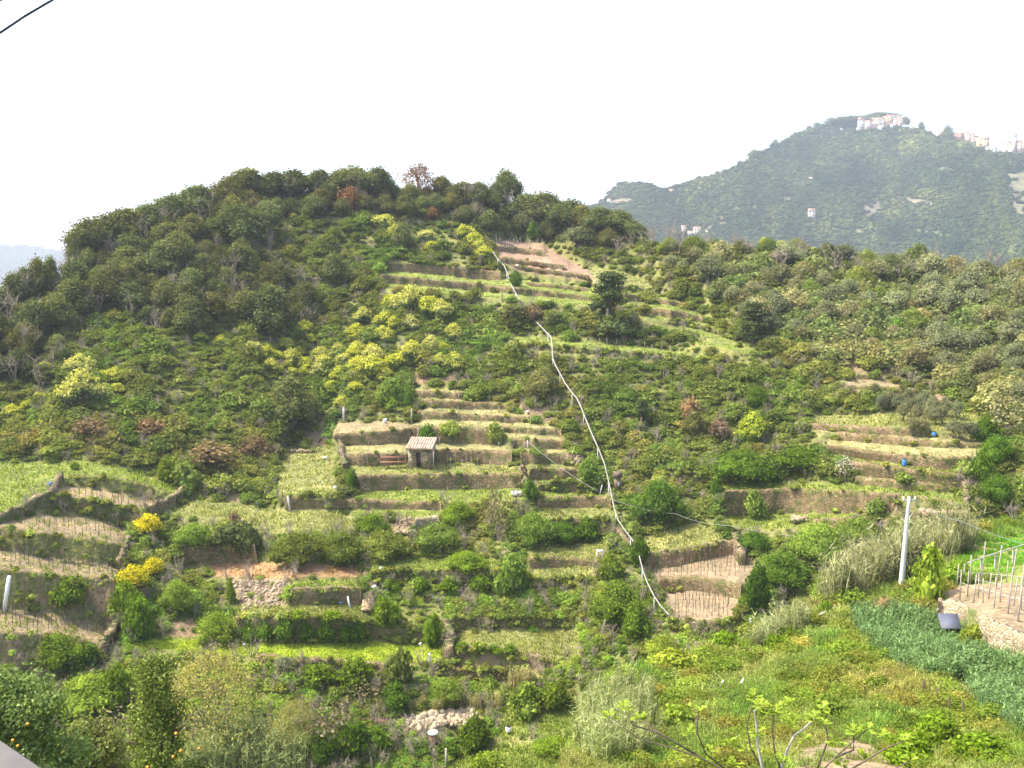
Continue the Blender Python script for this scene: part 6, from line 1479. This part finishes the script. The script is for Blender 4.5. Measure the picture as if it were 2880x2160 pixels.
HM = {}
def hcol(c):
    if c not in HM: HM[c] = plain("house render " + str(len(HM)), c, .9, .1, .3)
    return HM[c]
def house(u, v, w, h, c, label, rc=(.42, .24, .17), flat=False, nw=None, name="village_house", cat='house', group=None, ang=None, rf=far_r):
    r = float(rf(u, v)); px = r / F; P = pt(u, v, r); root = empty(name, P, ang if ang is not None else random.uniform(-.25, .25)); tag(root, label, cat, group)
    W_, H = w * px, h * px; D = W_ * .9; mb = MB(); hw = H if flat else H * .86
    mb.box((0, 0, hw / 2 - 2), (W_, D, hw + 4)); mb.build("wall", [hcol(c)], root)
    mb = MB()
    if flat: mb.box((0, 0, hw + .3), (W_ * 1.06, D * 1.06, .5))
    else:
        a = W_ * .54; b = D * .54; z = hw + .02; mb.add([(-a, -b, z), (a, -b, z), (a, b, z), (-a, b, z), (-a, 0, H + .6), (a, 0, H + .6)], [(0, 1, 5, 4), (2, 3, 4, 5), (0, 3, 2, 1)], [(0, 4, 3), (1, 2, 5)])
    mb.build("roof", [hcol(rc)], root)
    nc, nr = nw or (max(1, int(w / 7)), max(1, int(h / 8)))
    for i in range(nc):
        for j in range(nr):
            x = (i + .5) / nc * W_ - W_ / 2; z = (j + .5) / nr * hw; mb = MB(); mb.box((x, -D / 2 - .03, z), (min(1.3, W_ / nc * .42), .16, min(1.9, hw / nr * .5))); mb.build("window", [M['dark']], root)
    return root
V1 = [((2421,365,17,30),(.5,.5,.48),"tall grey white house at the left end of the upper village"),((2414,371,10,10),(.6,.6,.56),"low pale shed at the left foot of the upper village"),((2440,364,16,22),(.62,.5,.44),"pinkish house second from the left in the upper village"),
 ((2432,352,12,14),(.4,.36,.32),"small dark grey house behind the left end of the upper village"),((2455,344,14,11),(.4,.36,.34),"grey house high at the back of the upper village"),((2468,346,14,12),(.42,.38,.36),"darker grey house high at the back, right of its twin"),
 ((2457,358,11,14),(.62,.42,.33),"salmon house low in the upper village"),((2467,356,11,18),(.62,.56,.44),"cream house near the middle of the upper village"),((2478,353,13,19),(.66,.6,.5),"bright cream house in the middle of the upper village"),
 ((2480,361,16,7),(.55,.55,.52),"long low white house at the village foot"),((2490,350,12,20),(.62,.5,.28),"yellow house right of the village middle"),((2500,347,12,21),(.66,.55,.38),"sand coloured house right of the yellow one"),
 ((2511,358,12,9),(.7,.68,.62),"small white house at the foot below the tower house"),((2510,343,14,17),(.42,.4,.38),"grey tower house on the crest of the upper village"),((2522,342,13,16),(.45,.38,.34),"taupe house on the crest, right of the grey tower house"),
 ((2520,358,12,22),(.6,.34,.27),"red house at the right of the upper village"),((2530,360,12,26),(.58,.4,.34),"pink house at the right end of the upper village"),((2449,352,11,12),(.55,.48,.42),"beige house between the pinkish and salmon ones")]
for (u, v, w, h), c, lb in V1: house(u, v, w, h, c, lb, group="houses of the upper village")
V2 = [((2640,388,10,14),(.6,.38,.33),"pink cottage at the left end of the lower village ridge"),((2693,392,20,16),(.58,.36,.26),"terracotta house first of the orange row on the ridge"),((2712,390,18,16),(.62,.4,.3),"orange house second of the row on the ridge"),
 ((2728,394,18,16),(.6,.36,.28),"red orange house in the middle of the ridge row"),((2742,398,16,14),(.62,.42,.34),"salmon house right end of the ridge row"),((2757,412,14,22),(.66,.52,.24),"yellow house below the orange ridge row"),
 ((2772,414,14,24),(.62,.5,.3),"second yellow house right of the first below the row"),((2788,427,24,12),(.78,.78,.78),"long low white house with a grey roof"),((2812,428,14,24),(.7,.66,.56),"tall cream house right of the long white house"),
 ((2830,428,16,26),(.72,.7,.62),"pale house with dark windows left of the bell tower"),((2845,429,12,20),(.7,.68,.62),"narrow pale house touching the bell tower"),((2877,426,40,26),(.48,.4,.3),"large tan church building right of the bell tower")]
for (u, v, w, h), c, lb in V2: house(u, v, w, h, c, lb, group="houses of the ridge village", rc=(.3, .3, .34) if 'grey roof' in lb else (.42, .24, .17))
def tower():
    u, v = 2852, 430; r = float(far_r(u, v)); px = r / F; root = empty("bell_tower", pt(u, v, r)); tag(root, "slim bell tower at the right end of the ridge village", 'tower'); H = 46 * px; w = 7 * px
    mb = MB(); mb.box((0, 0, H * .4 - 2), (w, w, H * .8 + 4)); mb.build("shaft", [hcol((.42, .38, .34))], root)
    mb = MB()
    for a in (-1, 1):
        for b in (-1, 1): mb.box((a * w * .4, b * w * .4, H * .86), (w * .2, w * .2, H * .12))
    mb.box((0, 0, H * .93), (w * 1.15, w * 1.15, .6)); mb.build("belfry", [hcol((.55, .5, .45))], root)
    mb = MB(); z = H * .93 + .3; mb.add([(-w / 2, -w / 2, z), (w / 2, -w / 2, z), (w / 2, w / 2, z), (-w / 2, w / 2, z), (0, 0, H * 1.05)], [(0, 3, 2, 1)], [(0, 1, 4), (1, 2, 4), (2, 3, 4), (3, 0, 4)]); mb.build("spire", [hcol((.35, .3, .28))], root)
tower()
for (u, v, w, h), c, lb in [((2282,616,18,26),(.6,.52,.46),"lone tall house in the middle of the mountain slope"),((2430,534,6,6),(.8,.8,.78),"tiny white house at the end of the mountain terrace line"),((2280,503,8,4),(.75,.75,.75),"tiny white roof high on the mountain"),
    ((2367,367,6,6),(.8,.8,.78),"white hut left of the upper village"),((1922,654,12,18),(.55,.48,.46),"left one of the houses at the mountain foot"),((1945,660,22,9),(.75,.75,.74),"long white house at the mountain foot"),((1962,658,22,18),(.52,.4,.38),"pinkish house at the mountain foot"),
    ((1990,656,9,7),(.7,.7,.68),"small white house right of the others at the mountain foot"),((1713,571,9,11),(.7,.66,.58),"cream house on the left spur of the mountain"),((1889,542,12,9),(.6,.42,.36),"pink roofed house on the left spur's crest")]:
    house(u, v, w, h, c, lb, name="country_house")
for (u, v, w, h, lb) in [(2664,395,44,34,"dark round wood clump beside the orange ridge row"),(2120,446,28,24,"dark crag of trees on the mountain's left ridge"),(2180,410,22,16,"second dark clump on the mountain's left ridge"),(2590,366,22,20,"dark pine clump right of the upper village"),(2545,350,26,20,"trees at the right edge of the upper village")]:
    plant('darkbush', u, v, w, h, (.9, 1, 1), "tree_clump", None, rf=far_r, cat='trees', label=lb)
plant('darkbush', 2470, 333, 110, 14, (.8, .9, .9), "tree_clump", None, rf=lambda u, v: far_r(u, v) + 30, cat='trees', label="long dark wood crowning the summit behind the upper village")
plant('darkbush', 2380, 350, 160, 20, (.8, .9, .9), "tree_clump", None, rf=far_r, cat='trees', label="dark wood band on the summit left of the upper village")

# ------------------------------------------------------------------ labels that tell the many trees, shrubs and stakes apart
LMK = [(60,760,"the pale far ridge"),(280,650,"the hill's steep left shoulder"),(480,560,"the left skyline slope"),(760,500,"the summit wood"),(1175,490,"the rust brown summit tree"),(1424,530,"the lone skyline oak"),(1560,570,"the notch against the far mountain"),
 (1095,650,"the first yellow shrubs under the summit"),(1340,690,"the brown hilltop vineyard"),(1245,790,"the upper terrace walls"),(1180,850,"the biggest yellow mound"),(1714,860,"the tall lone pine"),(820,1110,"the large loose dark tree"),(1528,1080,"the grey brown round tree"),
 (660,650,"the grassy gap in the wood"),(700,830,"the wood's lower right edge"),(450,830,"the middle of the left wood"),(200,900,"the left wood's lower corner"),(60,980,"the left edge of the hill"),(225,1060,"the far left yellow shrubs"),(900,1020,"the yellow flowering band"),
 (1185,1300,"the stone hut"),(1240,1150,"the central terrace stack"),(1740,1350,"the small concrete cabin"),(2376,1325,"the white blossoming tree"),(2555,1520,"the utility pole"),(2560,1165,"the small terraced olives"),(2122,900,"the shorter pine"),(2460,1060,"the red soil plots"),
 (2522,925,"the bright green slope tree"),(2820,1000,"the olive slope's right edge"),(2800,800,"the right end of the crest"),(2250,740,"the middle of the crest"),(1950,720,"the left end of the crest"),(2250,860,"the upper olive slope"),(2050,800,"the crease beside the terraced hill"),(2700,900,"the middle of the olive slope"),
 (417,1475,"the round yellow bush"),(470,1320,"the lime green young tree"),(290,1400,"the uppermost left vine plot"),(200,1490,"the second left vine plot"),(170,1600,"the third left vine plot"),(150,1755,"the lowest left vine plot"),(870,1330,"the square light green plot"),(700,1450,"the grassy plot right of the yellow bush"),
 (1036,1650,"the stone staircase"),(1960,1600,"the upper sandy vine plot"),(1970,1705,"the lower sandy vine plot"),(1700,970,"the staked strip in mid hill"),(1220,1390,"the central lawn strip"),(840,1720,"the plot above the shaded hedge"),(1610,1545,"the small plots by the stone steps"),(2360,1450,"the pale stakes"),(2543,1300,"the blue barrel"),(2790,1690,"the pale rubble wall")]
buckets = {}
for o, u, v, desc in PLACED:
    d_ = sorted(((u - a) ** 2 + ((v - b) * 1.3) ** 2, k) for k, (a, b, c) in enumerate(LMK))[0][1]
    a, b, c = LMK[d_]; dx_, dy_ = u - a, v - 20 - b
    rel = "close to" if abs(dx_) < 22 and abs(dy_) < 22 else ("left of" if dx_ < 0 else "right of") if abs(dx_) > abs(dy_) else ("above" if dy_ < 0 else "below")
    buckets.setdefault((desc, rel, c), []).append((u, v, o))
ORD = ["leftmost", "second", "third", "fourth", "fifth", "sixth", "seventh", "eighth", "ninth", "tenth", "eleventh", "twelfth", "thirteenth", "fourteenth", "fifteenth", "sixteenth", "seventeenth", "eighteenth", "nineteenth", "twentieth"]
for (desc, rel, c), L_ in buckets.items():
    L_.sort(key=lambda q: q[0])
    for i, (u, v, o) in enumerate(L_):
        if len(L_) == 1: o['label'] = f"{desc} {rel} {c}"
        else:
            o['label'] = f"{desc} {rel} {c}, " + ("leftmost" if i == 0 else "rightmost" if i == len(L_) - 1 else (ORD[i] if i < len(ORD) else f"{i + 1}th") + " from left")
for o, u, v, desc in PLACED:
    if len(o['label'].split()) > 16: o['label'] = o['label'].replace("dusty grey ", "grey ").replace("grey green ", "grey ").replace(" the right end of ", " the end of ").replace(" from left", "")

# ------------------------------------------------------------------ haze
mb = MB(); mb.box((0, 2690, 190), (7880, 5700, 371)); hz = mb.mesh("haze", [])
hm = bpy.data.materials.new("haze"); hm.use_nodes = True; nt = hm.node_tree; nt.nodes.remove(nt.nodes["Principled BSDF"])
pv = nt.nodes.new("ShaderNodeVolumePrincipled"); pv.inputs["Color"].default_value = (.80, .88, 1.0, 1); pv.inputs["Density"].default_value = .00021; pv.inputs["Anisotropy"].default_value = .2
nt.links.new(pv.outputs[0], nt.nodes["Material Output"].inputs["Volume"]); hz.materials.append(hm)
ho = obj("haze", hz); tag(ho, "pale blue haze filling the air over the valley", 'haze', kind='stuff')
